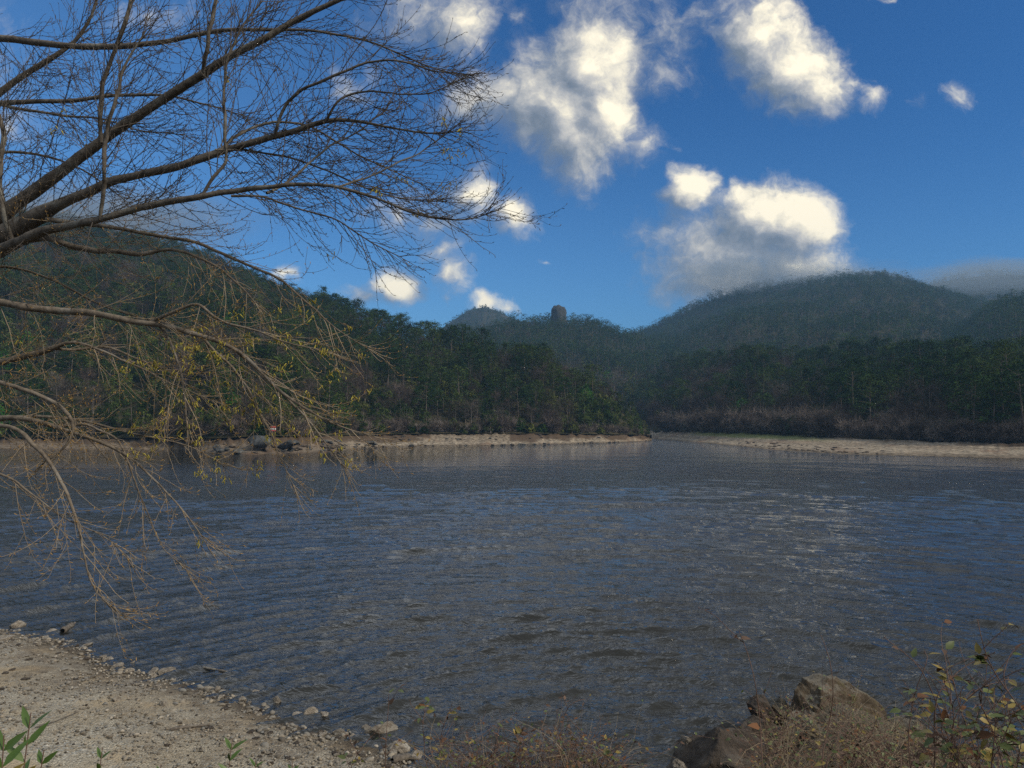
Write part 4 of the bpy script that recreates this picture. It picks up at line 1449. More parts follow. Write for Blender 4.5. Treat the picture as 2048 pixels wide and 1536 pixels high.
# ------------------------------------------------------------------ the overhanging tree
BR = {
    # name: list of (px, py, depth, half width in px)
    'A': [(-330, 760, 8.2, 44), (-200, 600, 8.0, 34), (-90, 500, 7.8, 26), (0, 432, 7.6, 19), (30, 407, 7.6, 15), (100, 360, 7.5, 14), (185, 295, 7.4, 12.5), (240, 255, 7.3, 11.5), (310, 210, 7.2, 10.5), (400, 150, 7.1, 9.5),
          (475, 105, 7.0, 8.5), (540, 70, 6.9, 7.5), (590, 40, 6.9, 6.5), (675, 2, 6.8, 5.5), (800, -60, 6.7, 4)],
    'B': [(-330, 790, 8.0, 40), (-160, 600, 7.7, 36), (-60, 520, 7.5, 32), (0, 478, 7.4, 27), (60, 442, 7.3, 22), (100, 420, 7.2, 15), (150, 395, 7.1, 11), (225, 362, 7.0, 10), (300, 345, 6.9, 9.5), (400, 320, 6.8, 9), (450, 300, 6.8, 8.5),
          (525, 280, 6.7, 7.5), (600, 260, 6.7, 6.5), (650, 240, 6.6, 5), (700, 238, 6.6, 3.6), (770, 255, 6.6, 2.8), (860, 268, 6.5, 2.0), (925, 262, 6.5, 1.2)],
    'C': [(-60, 525, 7.5, 22), (0, 503, 7.3, 15), (50, 478, 7.0, 12), (90, 460, 6.9, 10.5), (150, 450, 6.8, 9), (200, 438, 6.7, 8.5), (260, 420, 6.7, 8), (320, 408, 6.6, 7.5), (400, 392, 6.5, 7), (475, 382, 6.5, 6.2), (550, 372, 6.4, 5.5),
          (600, 367, 6.4, 4.8), (675, 373, 6.3, 4), (750, 395, 6.3, 3.2), (825, 425, 6.2, 2.6), (900, 442, 6.2, 2.0), (950, 440, 6.2, 1.5), (1003, 415, 6.1, 0.9)],
    'D': [(-330, 60, 8.2, 14), (-150, 65, 8.1, 11), (0, 77, 8.0, 8.5), (75, 86, 7.9, 8), (125, 92, 7.8, 7.5), (225, 95, 7.7, 6.5), (300, 88, 7.7, 6), (375, 74, 7.6, 5.5), (425, 63, 7.6, 5), (475, 59, 7.5, 4.5), (540, 60, 7.5, 4), (640, 62, 7.4, 3),
          (740, 82, 7.4, 2.2), (840, 128, 7.3, 1.5), (910, 150, 7.3, 1)],
    'D2': [(-250, 420, 8.4, 14), (-100, 260, 8.4, 10), (0, 185, 8.3, 7.5), (40, 155, 8.3, 7), (100, 120, 8.2, 6), (150, 85, 8.2, 4.5), (185, 30, 8.1, 3), (205, -30, 8.1, 2)],
    'E': [(-300, 250, 7.9, 11), (-120, 215, 7.9, 9), (0, 205, 7.8, 6), (75, 203, 7.7, 5.6), (150, 203, 7.7, 5), (200, 193, 7.6, 4.5), (275, 191, 7.6, 3.5), (345, 189, 7.5, 2.5), (430, 215, 7.5, 1.6), (500, 235, 7.5, 1)],
    'E2': [(0, 208, 7.8, 4), (60, 222, 7.7, 3.2), (130, 232, 7.7, 2.8), (200, 236, 7.6, 2.2), (280, 262, 7.6, 1.6), (370, 270, 7.6, 1)],
    'V1': [(200, 438, 6.7, 4.5), (207, 385, 6.6, 4.5), (210, 340, 6.5, 4.6), (207, 300, 6.5, 4.8), (214, 262, 6.5, 4.8), (230, 210, 6.4, 4.3), (240, 150, 6.4, 3.2), (262, 110, 6.4, 2.4), (290, 60, 6.4, 1.6)],
    'V2': [(200, 285, 7.2, 4.8), (200, 230, 7.1, 4.8), (206, 160, 7.0, 5), (230, 100, 6.9, 5), (252, 45, 6.8, 4.6), (264, 0, 6.8, 4.2), (270, -60, 6.8, 3.5)],
    'V3': [(405, 150, 7.0, 4.2), (408, 120, 6.9, 4.6), (418, 65, 6.8, 4.6), (430, 0, 6.8, 4.4), (436, -60, 6.8, 3.5)],
    'V4': [(404, 390, 6.5, 4), (430, 350, 6.5, 4.2), (455, 320, 6.5, 4), (450, 270, 6.4, 3.8), (448, 200, 6.4, 3.4), (452, 120, 6.4, 3), (480, 60, 6.4, 2.4), (520, 5, 6.4, 2)],
    'V5': [(26, 484, 7.2, 5.5), (10, 440, 7.1, 5.5), (-2, 370, 7.1, 5), (0, 310, 7.1, 5.5), (9, 276, 7.1, 5.5), (2, 250, 7.1, 4.5), (-14, 200, 7.1, 4)],
    'B2': [(550, 276, 6.7, 4.2), (556, 240, 6.6, 3.8), (570, 210, 6.6, 3.8), (600, 180, 6.5, 3.7), (675, 150, 6.4, 3.4), (740, 122, 6.4, 2.8), (800, 122, 6.3, 2.2), (875, 145, 6.3, 1.6), (935, 150, 6.3, 0.9)],
    'B3': [(440, 305, 6.8, 4), (460, 280, 6.9, 3.6), (510, 250, 7.0, 3.2), (560, 242, 7.0, 3), (625, 252, 7.1, 2.5), (700, 300, 7.1, 2), (780, 340, 7.1, 1.5), (850, 370, 7.1, 1)],
    'B4': [(655, 240, 6.6, 3.2), (670, 205, 6.5, 3), (700, 188, 6.5, 2.6), (750, 182, 6.5, 2.1), (800, 190, 6.4, 1.8), (860, 188, 6.4, 1.4), (910, 165, 6.4, 0.9)],
    'C2': [(535, 385, 6.4, 3.5), (555, 378, 6.5, 3), (585, 360, 6.6, 3), (620, 325, 6.7, 2.8), (660, 290, 6.8, 2.3), (720, 265, 6.8, 1.7), (770, 220, 6.8, 1.1)],
    'C3': [(680, 372, 6.3, 2.6), (730, 358, 6.4, 2.4), (780, 335, 6.4, 2), (850, 300, 6.5, 1.6), (900, 260, 6.5, 1)],
    'C4': [(430, 300, 6.7, 2.6), (500, 300, 6.8, 2.6), (570, 312, 6.8, 2.5), (640, 335, 6.8, 2.2), (720, 372, 6.8, 1.8), (800, 400, 6.8, 1.4), (890, 402, 6.8, 0.9)],
    'C5': [(460, 392, 6.6, 3), (530, 392, 6.7, 2.8), (600, 420, 6.7, 2.3), (680, 440, 6.7, 1.8), (750, 490, 6.7, 1.4), (800, 515, 6.7, 0.9)],
    'F': [(-250, 640, 7.8, 18), (-60, 520, 7.6, 15), (40, 480, 7.5, 10), (100, 474, 7.3, 8.2), (140, 494, 7.2, 8), (190, 501, 7.1, 7.5), (240, 503, 7.0, 7), (285, 512, 6.9, 6), (312, 500, 6.9, 5), (360, 498, 6.8, 4), (430, 530, 6.7, 3), (490, 580, 6.7, 2.2), (520, 620, 6.6, 1.5)],
    'F2': [(95, 440, 7.2, 7), (200, 452, 7.1, 5.5), (300, 467, 7.0, 5), (390, 482, 6.9, 4.6), (450, 510, 6.8, 4.2), (500, 532, 6.8, 3.8), (560, 557, 6.7, 3.3), (600, 592, 6.7, 2.8), (650, 640, 6.6, 2.2), (700, 675, 6.6, 1.6), (738, 697, 6.6, 1)],
    'G': [(-330, 580, 7.2, 24), (-120, 585, 7.0, 15), (0, 603, 6.8, 10), (59, 617, 6.7, 10), (117, 622, 6.7, 9.5), (176, 623, 6.6, 9), (234, 637, 6.5, 8.5), (293, 646, 6.5, 8), (352, 656, 6.4, 6.5), (391, 668, 6.4, 6), (449, 687, 6.3, 5.5), (488, 713, 6.3, 5),
          (527, 750, 6.2, 4.5), (566, 789, 6.2, 4), (625, 828, 6.1, 3), (684, 855, 6.1, 2.2), (742, 872, 6.1, 1.2)],
    'G2': [(295, 648, 6.5, 6), (332, 630, 6.4, 5.2), (375, 613, 6.3, 4.6), (392, 606, 6.3, 4.2), (415, 622, 6.2, 3.6), (450, 645, 6.2, 3), (520, 665, 6.1, 2.4), (590, 690, 6.1, 1.8), (650, 700, 6.1, 1.1)],
    'G3': [(320, 655, 6.5, 4), (345, 690, 6.4, 3), (362, 740, 6.3, 2.5), (370, 800, 6.2, 2), (375, 860, 6.2, 1.2)],
    'G4': [(400, 672, 6.4, 4), (450, 720, 6.5, 3.4), (500, 780, 6.5, 2.8), (520, 830, 6.5, 2.2), (550, 880, 6.5, 1.7), (565, 930, 6.5, 1.3), (588, 970, 6.5, 0.9)],
    'G5': [(470, 700, 6.3, 4), (540, 765, 6.4, 3.4), (600, 820, 6.4, 2.6), (640, 870, 6.4, 1.9), (680, 925, 6.4, 1.1)],
    'H': [(-300, 760, 7.4, 16), (-100, 750, 7.3, 12), (0, 724, 7.2, 9), (47, 711, 7.1, 8.5), (98, 699, 7.0, 8), (130, 681, 7.0, 4.5), (176, 690, 6.9, 3.6), (234, 715, 6.9, 3), (293, 742, 6.8, 2.2), (350, 770, 6.8, 1.5), (420, 800, 6.8, 1)],
    'H2': [(98, 698, 7.0, 4), (150, 700, 7.1, 3.5), (210, 690, 7.1, 3), (280, 720, 7.2, 2.4), (360, 750, 7.2, 1.8), (430, 745, 7.2, 1)],
    'I': [(-300, 700, 6.6, 14), (-100, 735, 6.4, 9), (0, 766, 6.3, 6), (47, 776, 6.2, 6), (98, 798, 6.2, 5.5), (140, 830, 6.1, 5), (154, 852, 6.1, 4.5), (148, 868, 6.1, 4), (125, 905, 6.1, 2.5), (90, 925, 6.1, 1.5)],
    'J': [(-330, 880, 6.8, 20), (-120, 845, 6.6, 13), (0, 836, 6.5, 9), (59, 838, 6.4, 8), (117, 853, 6.3, 7), (176, 875, 6.2, 6), (234, 897, 6.2, 5), (273, 924, 6.1, 4), (312, 962, 6.1, 3.2), (352, 1006, 6.0, 2.5), (391, 1052, 6.0, 1.8), (425, 1110, 6.0, 1)],
    'J2': [(-200, 860, 6.6, 11), (0, 850, 6.3, 7), (39, 860, 6.2, 7), (78, 895, 6.1, 6.5), (117, 949, 6.0, 6), (137, 992, 5.9, 5.4), (152, 1039, 5.9, 4.6), (162, 1086, 5.8, 3.6), (170, 1130, 5.8, 2.6), (185, 1180, 5.8, 1.7), (235, 1230, 5.8, 0.8)],
    'J3': [(120, 853, 6.4, 4.5), (176, 846, 6.4, 4), (234, 876, 6.3, 3.4), (256, 915, 6.2, 3), (275, 985, 6.2, 2.5), (305, 1047, 6.1, 2), (328, 1100, 6.1, 1.3), (370, 1135, 6.1, 0.8)],
    'J4': [(0, 836, 6.7, 5), (80, 832, 6.6, 4.5), (160, 838, 6.6, 4), (240, 862, 6.5, 3.2), (320, 878, 6.5, 2.5), (400, 900, 6.5, 1.7), (455, 935, 6.5, 1)],
    'K': [(-250, 980, 6.4, 9), (-80, 960, 6.2, 6), (0, 940, 6.1, 4), (60, 985, 6.0, 3), (130, 1040, 5.9, 2.2), (210, 1070, 5.9, 1.5), (260, 1120, 5.9, 0.9)],
    'L': [(-250, 460, 8.6, 9), (-80, 340, 8.5, 6), (0, 300, 8.4, 3.6), (90, 310, 8.4, 2.8), (170, 340, 8.4, 2), (250, 400, 8.4, 1.2)],
    'N': [(-250, 560, 7.8, 9), (-60, 540, 7.8, 5), (20, 530, 7.7, 3.6), (110, 560, 7.6, 3), (200, 610, 7.6, 2.4), (300, 640, 7.6, 1.6), (380, 660, 7.6, 1)],
}
LOWER = ('F', 'F2', 'G', 'G2', 'G3', 'G4', 'G5', 'H', 'H2', 'I', 'J', 'J2', 'J3', 'J4', 'K', 'N')
CATK = [(335, 735, 45, 40), (430, 690, 40, 35), (735, 685, 30, 18), (690, 925, 55, 18), (320, 862, 60, 28), (420, 905, 45, 30), (300, 720, 40, 40), (640, 800, 70, 50), (700, 860, 70, 32), (560, 800, 60, 60), (470, 700, 60, 60),
        (580, 660, 80, 40), (600, 850, 80, 40), (440, 935, 30, 20), (400, 1085, 30, 14), (385, 870, 40, 60), (500, 860, 60, 60), (270, 860, 40, 30), (880, 300, 50, 50), (830, 370, 50, 40)]


def build_tree():
    r = np.random.default_rng(900)
    tp = [at(-330, 1700, 8.2), at(-335, 1300, 8.1), at(-330, 950, 8.1), at(-325, 700, 8.1), at(-330, 400, 8.2), at(-330, 100, 8.3), at(-345, -250, 8.4)]
    tp[0][2] = float(ground_z(np.array([tp[0][0]]), np.array([tp[0][1]]))[0]) - 0.3
    base = tp[0]
    e = empty('leafless_tree', base + np.array((0, 0, 0.3)), 'big leafless tree with yellow catkins leaning in over the water from the left', 'tree')
    loc = base + np.array((0, 0, 0.3))
    mb = MB()
    P = smooth_path(np.array(tp), 30, 2) - loc
    rad = np.interp(np.linspace(0, 1, 30), [0, 0.08, 0.5, 1], [0.46, 0.36, 0.27, 0.14])
    tubes(mb, P[None], rad[None], 14)
    mb.build('trunk', M['bark'], e, True)

    def grow(s, d, L, K, droop, up, wob):
        p, d = np.array(s), unit(d)
        pts = [p.copy()]
        st = L / (K - 1)
        side = r.normal(0, 1, 3) * wob
        for k in range(K - 1):
            f = k / (K - 1)
            d = d + np.array([0, 0, -droop * (1 - f) * st * 1.4 + up * f * f * st * 3.0]) + side * st + r.normal(0, 0.07, 3)
            d = unit(d)
            p = p + d * st
            pts.append(p.copy())
        return np.array(pts)

    for name, pts in BR.items():
        pts = np.array(pts, float)
        low = name in LOWER
        W = np.array([np.append(at(a, b, c), w / F * c) for a, b, c, w in pts])
        K = max(24, len(pts) * 4)
        path = smooth_path(W, K, 2)
        # small natural wander
        path[:, :3] += 0.012 * np.stack([fbm(np.arange(K) / 3.0, np.full(K, i * 7.0 + len(name)), 910 + i + hash_name(name), 3) for i in range(3)], 1) * 2
        P, rd = path[:, :3], np.maximum(path[:, 3] * ((0.62 if name[0] in 'JK' else 0.74) if low else 0.86), 0.0020)
        rd = rd * (1 + 0.16 * fbm(np.arange(K) / 1.6, np.zeros(K), 930 + hash_name(name), 3) * 2)
        mb = MB()
        tubes(mb, (P - loc)[None], rd[None], 9)
        bo = mb.build('branch', M['tanbark' if low else 'bark'], e, True)
        # twigs
        px, py = project(P)
        seg = np.concatenate(([0], np.cumsum(np.linalg.norm(np.diff(P, axis=0), axis=1))))
        L = seg[-1]
        vis = (px > -60)
        s0 = seg[np.argmax(vis)]
        tw1, tw2, tw3 = [], [], []
        sp = (0.105 if name[0] in 'JKHI' else 0.085) if low else 0.060
        s = s0 + r.uniform(0, 0.1)
        while s < L:
            i = min(K - 2, np.searchsorted(seg, s) - 1)
            i = max(i, 0)
            f = (s - s0) / max(L - s0, 1e-3)
            base_r = np.interp(s, seg, rd)
            if base_r > 0.05 and r.random() < 0.55:
                s += sp
                continue
            p = np.array([np.interp(s, seg, P[:, k]) for k in range(3)])
            t = unit(P[i + 1] - P[i])
            side = unit(np.cross(t, np.array([0, 1, 0]))) * r.choice([-1, 1]) + np.array([0, r.normal(0, 0.75), 0])
            spread = r.uniform(0.35, 1.0) * (1.15 - 0.6 * f)
            d = t + side * spread
            if not low and d[0] < 0:
                d[0] *= 0.3
            ln = r.uniform(0.4, 1.4) * (1.05 - 0.62 * f) * ((0.7 if name[0] in 'JKHI' else 0.8) if low else 0.86)
            q = grow(p, d, ln, 9, 0.85 if low else 0.55, 1.25, 0.22)
            r0 = min(base_r * 0.6, r.uniform(0.0022, 0.0042) if low else r.uniform(0.0026, 0.0048))
            tw1.append((q, r0))
            s += sp * r.uniform(0.5, 1.5) * (0.7 if (f > 0.55 and not low) else 1.0)
        # terminal fan
        for _ in range(5):
            t = unit(P[-1] - P[-3])
            q = grow(P[-1 - int(r.integers(3))], t + r.normal(0, 0.3, 3), r.uniform(0.15, 0.4), 9, 0.5, 1.2, 0.2)
            tw1.append((q, 0.0035))
        for q, r0 in tw1:
            ln = np.linalg.norm(np.diff(q, axis=0), axis=1).sum()
            n2 = int(ln * r.uniform(4.0, 7.5))
            for _ in range(n2):
                k = r.uniform(0.8, 7.5)
                i = int(k)
                p = q[i] + (q[i + 1] - q[i]) * (k - i)
                t = unit(q[i + 1] - q[i])
                side = unit(np.cross(t, r.normal(size=3)))
                d = t + side * r.uniform(0.4, 1.0)
                tw2.append((grow(p, d, r.uniform(0.12, 0.5) * (1.2 - k / 9), 6, 0.5, 1.6, 0.3), min(r0 * 0.75, r.uniform(0.0022, 0.0036))))
        mt = MB()
        tubes(mt, np.array([q for q, _ in tw1]) - loc, np.array([np.linspace(a, a * 0.45, 9) for _, a in tw1]), 4)
        if tw2:
            tubes(mt, np.array([q for q, _ in tw2]) - loc, np.array([np.linspace(a, a * 0.6, 6) for _, a in tw2]), 3)
        # buds on short spurs
        bud_p, bud_d = [], []
        for q, _ in tw1 + tw2:
            ln = np.linalg.norm(np.diff(q, axis=0), axis=1).sum()
            nb = max(2, int(ln / 0.075))
            for k in np.linspace(0.3, 0.999, nb):
                f = k * (len(q) - 1)
                i = min(int(f), len(q) - 2)
                t = unit(q[i + 1] - q[i])
                dd = unit(t * 0.9 + unit(np.cross(t, r.normal(size=3))) * 0.8 + np.array([0, 0, 0.25]))
                bud_p.append(q[i] + (q[i + 1] - q[i]) * (f - i))
                bud_d.append(dd)
        bud_p, bud_d = np.array(bud_p), np.array(bud_d)
        ln = r.uniform(0.012, 0.036, len(bud_p))[:, None]
        Q = np.stack([bud_p, bud_p + bud_d * ln * 0.55, bud_p + bud_d * ln], 1) - loc
        mbud = MB()
        tubes(mbud, Q, np.tile([0.0012, 0.0034, 0.0008], (len(Q), 1)), 3)
        tag(mt.build('twigs', M['twig'] if low else M['backlit_twig'], bo, True), kind='stuff')
        tag(mbud.build('buds', M['bud'] if low else M['backlit_twig'], bo), kind='stuff')
        # catkins hang from the twig tips
        bx, by = project(bud_p)
        dens = np.zeros(len(bud_p))
        for cx, cy, sx, sy in CATK:
            dens = np.maximum(dens, np.exp(-0.5 * (((bx - cx) / sx) ** 2 + ((by - cy) / sy) ** 2)))
        dens = np.where(dens > 0.25, dens, 0.0) * (0.11 if low else 0.02) + 0.0008
        pick = np.nonzero(r.random(len(bud_p)) < dens)[0]
        if len(pick):
            cp = np.repeat(bud_p[pick], 6, 0)
            cp = cp + r.normal(0, 0.022, cp.shape)
            l2 = r.uniform(0.015, 0.042, len(cp))[:, None]
            hd = np.stack([r.normal(0, 0.5, len(cp)), r.normal(0, 0.5, len(cp)), -np.ones(len(cp))], 1)
            kick = np.stack([r.normal(0, 0.4, len(cp)), r.normal(0, 0.4, len(cp)), np.full(len(cp), 0.25)], 1)
            Q = np.stack([cp, cp + kick * l2 * 0.35, cp + kick * l2 * 0.45 + hd * l2 * 0.4, cp + kick * l2 * 0.45 + hd * l2], 1) - loc
            mc = MB()
            tubes(mc, Q, np.tile([0.0022, 0.0042, 0.005, 0.0022], (len(Q), 1)), 4)
            tag(mc.build('catkins', M['catkin'], bo), kind='stuff')


def hash_name(s):
    return sum((i + 3) * ord(c) for i, c in enumerate(s)) % 97


build_tree()

# ------------------------------------------------------------------ rocks and plants of the near right
def m_lichen_top(t, bs, link):
    p = obj_coords(t)
    a = t.noise(p, 3.2, 7, 0.7, 0.5)
    c = t.ramp(a, [(0.30, (0.026, 0.020, 0.014)), (0.52, (0.085, 0.066, 0.046)), (0.72, (0.16, 0.13, 0.095))])
    nz = t.n('ShaderNodeSeparateXYZ', i={0: t.n('ShaderNodeNewGeometry').outputs['Normal']}).outputs[2]
    pale = t.maprange(t.m('ADD', nz, t.m('MULTIPLY', t.m('SUBTRACT', t.noise(p, 5.0, 6, 0.75), 0.5), 1.6)), 0.62, 1.0)
    c = t.mix(t.m('MULTIPLY', pale, 0.55), c, t.mix(a, (0.11, 0.10, 0.08), (0.30, 0.28, 0.235)))
    moss = t.maprange(t.noise(p, 1.7, 6, 0.75), 0.55, 0.66)
    c = t.mix(t.m('MULTIPLY', moss, 0.8), c, t.mix(a, (0.04, 0.038, 0.012), (0.13, 0.12, 0.035)))
    link(c, 'Base Color')
    bump(t, link, t.m('ADD', a, t.m('MULTIPLY', t.noise(p, 22, 5, 0.7), 0.4)), 0.10, 1.0)


CRAGGY = mat('craggy_lichen_rock', m_lichen_top, 0.95, 0.1)


def craggy_rock(seed, dims, tilt=(0.35, 0.1, 0.93)):
    import bmesh
    r = np.random.default_rng(seed)
    bm = bmesh.new()
    bmesh.ops.create_icosphere(bm, subdivisions=6, radius=1.0)
    V = np.array([v.co[:] for v in bm.verts])
    Fc = np.array([[v.index for v in f.verts] for f in bm.faces])
    bm.free()
    for _ in range(9):
        n = unit(r.normal(size=3))
        c = r.uniform(0.35, 0.78)
        V = V - np.maximum(V @ n - c, 0)[:, None] * n
    N0 = V / (np.linalg.norm(V, axis=1, keepdims=True) + 1e-9)
    V = V * np.array(dims)
    tl = unit(np.array(tilt))
    u = V @ tl + 0.16 * fbm(V[:, 0] * 1.7, V[:, 1] * 1.7, seed, 3)
    lay = u / 0.26
    fr = lay - np.floor(lay)
    step = np.clip(fr / 0.25, 0, 1) * (0.6 + 0.8 * vnoise(np.floor(lay) * 3.7, V[:, 0] * 1.4, seed + 4))
    rid = 1 - 4 * np.abs(fbm(V[:, 0] * 1.6 + V[:, 2], V[:, 1] * 1.6 - 0.7 * V[:, 2], seed + 5, 5))
    fine = fbm(V[:, 0] * 7 + 3 * V[:, 2], V[:, 1] * 7 - 4 * V[:, 2], seed + 6, 4)
    V = V + N0 * (0.045 * step + 0.20 * (rid - 0.4) + 0.13 * fine)[:, None]
    mb = MB()
    mb.add(V, Fc)
    return mb


put_rock(craggy_rock(811, (1.25, 0.9, 0.72)).mesh('rock', CRAGGY), at(1650, 1456, 14.0), 1.0, 0.25, 'rugged lichen-topped rock forming the peak of the outcrop', None, name='boulder', cat='rock')
put_rock(craggy_rock(823, (1.35, 0.75, 0.55)).mesh('rock', CRAGGY), at(1790, 1500, 12.6), 1.0, -0.75, 'long pale-topped rock sloping down the right flank of the outcrop', None, name='boulder', cat='rock')
for px, py, Y, s, sq, lab, mk in (
        (1560, 1420, 14.2, 0.42, 0.7, 'small dark ledge just left of the outcrop peak', 'mossrock'),
        (1525, 1420, 14.1, 0.34, 0.8, 'black wet rock at the waterline left of the outcrop', 'darkrock'),
        (1520, 1458, 13.2, 0.36, 0.8, 'lower dark rock at the waterline left of the outcrop', 'darkrock'),
        (1440, 1530, 11.9, 0.78, 0.95, 'large brown boulder at the water below the outcrop', 'darkrock'),
        (1374, 1482, 12.3, 0.17, 1.0, 'small pale rock leaning on the large brown boulder', 'rock'),
        (1360, 1530, 11.8, 0.14, 0.8, 'little stone at the foot of the large brown boulder', 'rock')):
    put_rock(rock_mb(500 + px, 5, 0.85, 8, 0.17).mesh('rock', M[mk]), at(px, py, Y), s, r7.uniform(0, 6.28), lab, None, name='boulder', cat='rock', squash=sq)

for k in range(12):
    px = r7.uniform(1535, 1930)
    top = np.interp(px, [1535, 1640, 1760, 1930], [1410, 1395, 1455, 1520])
    q = on_bank(px, min(1535, top + r7.uniform(15, 90)))
    sc_ = r7.uniform(0.16, 0.42)
    put_rock(rock_mb(700 + k, 4, 0.8, 8, 0.16).mesh('rock', M['mossrock' if k % 3 else 'crag']), (q[0], q[1], q[2] + 0.12 * sc_), sc_, r7.uniform(0, 6.28),
             'dark angular rock poking through the scrub of the outcrop', 'rocks poking through the outcrop scrub', name='boulder', cat='rock', squash=0.8, tilt=r7.normal(0, .3))

# drift wood and sticks on the gravel
def stick(pxs, rad, lab, name='driftwood', cat='driftwood', raise_z=0.03):
    pts = []
    for px, py in pxs:
        q = on_bank(px, py)
        q[2] = max(q[2], 0.0) + raise_z
        pts.append(q)
    base = pts[0].copy()
    path = smooth_path(np.array(pts), 14, 1) - base
    mb = MB()
    rr = rad * np.interp(np.linspace(0, 1, 14), [0, 0.1, 0.6, 1], [0.55, 1.0, 0.85, 0.3]) * (1 + 0.2 * r7.normal(size=14))
    tubes(mb, path[None], rr[None], 7)
    o = mb.build(name, M['bark'], None, True)
    o.location = base
    return tag(o, lab, cat)


stick([(125, 1268), (138, 1260), (150, 1252)], 0.10, 'short thick log washed up at the water edge', raise_z=0.09)
stick([(400, 1337), (440, 1344), (490, 1356)], 0.03, 'long dark stick lying along the waterline', 'stick', 'stick')
stick([(340, 1462), (380, 1456), (430, 1452)], 0.035, 'dark bent stick lying on the open gravel', 'stick', 'stick')
stick([(70, 1458), (110, 1446), (160, 1425)], 0.015, 'thin pale twig on the gravel at the left', 'stick', 'stick')
stick([(785, 1526), (815, 1520), (840, 1527)], 0.07, 'short brown log on the gravel behind the brambles', raise_z=0.05)

STEM = mat('bramble_stem', m_plain((0.085, 0.045, 0.035), (0.17, 0.105, 0.075)), 0.7, 0.3)
DRY = mat('dry_stem', m_plain((0.21, 0.16, 0.10), (0.36, 0.29, 0.20)), 0.9, 0.1)
LG = mat('green_leaf', m_plain((0.04, 0.062, 0.014), (0.095, 0.115, 0.025)), 0.55, 0.4)
LY = mat('yellow_leaf', m_plain((0.14, 0.115, 0.02), (0.24, 0.17, 0.03)), 0.55, 0.4)
LR = mat('russet_leaf', m_plain((0.075, 0.038, 0.02), (0.17, 0.075, 0.03)), 0.7, 0.2)
LD = mat('dead_leaf', m_plain((0.06, 0.04, 0.03), (0.15, 0.10, 0.075)), 0.9, 0.1)
LF = mat('fresh_leaf', m_plain((0.038, 0.085, 0.014), (0.075, 0.125, 0.022)), 0.5, 0.4)
GR = mat('grass_blade', m_plain((0.11, 0.08, 0.045), (0.27, 0.20, 0.125)), 0.9, 0.1)
GG = mat('green_grass_blade', m_plain((0.07, 0.13, 0.02), (0.17, 0.21, 0.05)), 0.9, 0.1)


def leaf(mb, p, d, n, L, W, mat, curl=0.15):
    d, n = unit(d), unit(n - (n @ unit(d)) * unit(d))
    s = np.cross(d, n)
    T = [0.0, 0.3, 0.65, 1.0]
    wd = [0.05, 1.0, 0.75, 0.0]
    V, Fq = [], []
    for t, w in zip(T, wd):
        c = p + d * L * t - n * curl * L * t * t
        V += [c - s * W * w * .5 + n * 0.12 * W * w, c, c + s * W * w * .5 + n * 0.12 * W * w]
    for k in range(3):
        Fq += [(k * 3, k * 3 + 1, k * 3 + 4, k * 3 + 3), (k * 3 + 1, k * 3 + 2, k * 3 + 5, k * 3 + 4)]
    mb.add(V, Fq, mat)


r8 = np.random.default_rng(888)
LEAFM = [LG, LY, LR, LD]


def bramble(name, path_px, Y, label, group, cat='bramble', r0=0.006, side=5, leaves=18, lsize=0.055, mix=(0.3, 0.3, 0.2, 0.2), stem=None, down=True, jitter=0.25, sidelen=0.45):
    """a stem traced through the given pixels at distance Y, rooted in the bank"""
    top = [at(a, b, Y + r8.normal(0, jitter * 0.3)) for a, b in path_px]
    if down:
        q = top[0]
        root = np.array((q[0] + r8.normal(0, 0.15), Y - r8.uniform(0.0, 0.4), 0))
        root[2] = max(float(ground_z(root[:1], root[1:2])[0]), -0.3) - 0.05
        top = [root, 0.5 * (root + q) + np.array((r8.normal(0, .06), 0, 0))] + top
    top = np.array(top)
    base = top[0].copy()
    e = empty(name, base, label, cat, group)
    path = smooth_path(top, 26, 1)
    ms, ml = MB(), MB()
    tubes(ms, (path - base)[None], np.linspace(r0, r0 * 0.35, 26)[None], 6)
    paths = [(path, 9)]
    for k in range(side):
        i = int(r8.integers(10, 25))
        d = unit(path[i] - path[i - 1]) * 0.8 + np.array((r8.normal(0, .8), r8.normal(0, .5), r8.uniform(-0.1, 0.7)))
        L = r8.uniform(0.25, 1.0) * sidelen
        q = [path[i]]
        dd = unit(d)
        for _ in range(8):
            dd = unit(dd + r8.normal(0, 0.12, 3) + np.array((0, 0, -0.05)))
            q.append(q[-1] + dd * L / 8)
        q = np.array(q)
        tubes(ms, (q - base)[None], np.linspace(r0 * 0.5, r0 * 0.25, 9)[None], 5)
        paths.append((q, 2))
    # thorns
    TP, TD = [], []
    for q, s in paths:
        for _ in range(len(q)):
            i = int(r8.integers(max(1, s), len(q)))
            t = unit(q[i] - q[i - 1])
            TP.append(q[i])
            TD.append(unit(np.cross(t, r8.normal(size=3))))
    TP, TD = np.array(TP), np.array(TD)
    tubes(ms, np.stack([TP, TP + TD * r0 * 2.4], 1) - base, np.tile([r0 * 0.45, r0 * 0.08], (len(TP), 1)), 3)
    ms.build('stem', stem or STEM, e, True)
    for k in range(leaves):
        q, s = paths[int(r8.integers(len(paths)))]
        i = int(r8.integers(max(s, 1), len(q)))
        t = unit(q[i] - q[i - 1])
        d = t * 0.4 + np.array((r8.normal(0, .8), r8.normal(0, .8), r8.uniform(-0.6, 0.4)))
        L = lsize * r8.uniform(0.6, 1.3)
        leaf(ml, q[i] - base + unit(d) * 0.01, d, np.array((r8.normal(0, .5), r8.normal(0, .5) - 0.3, 1.0)), L, L * 0.55, int(r8.choice(4, p=mix)), r8.uniform(-0.1, 0.5))
    if leaves:
        ml.build('foliage', LEAFM, e)
    return e


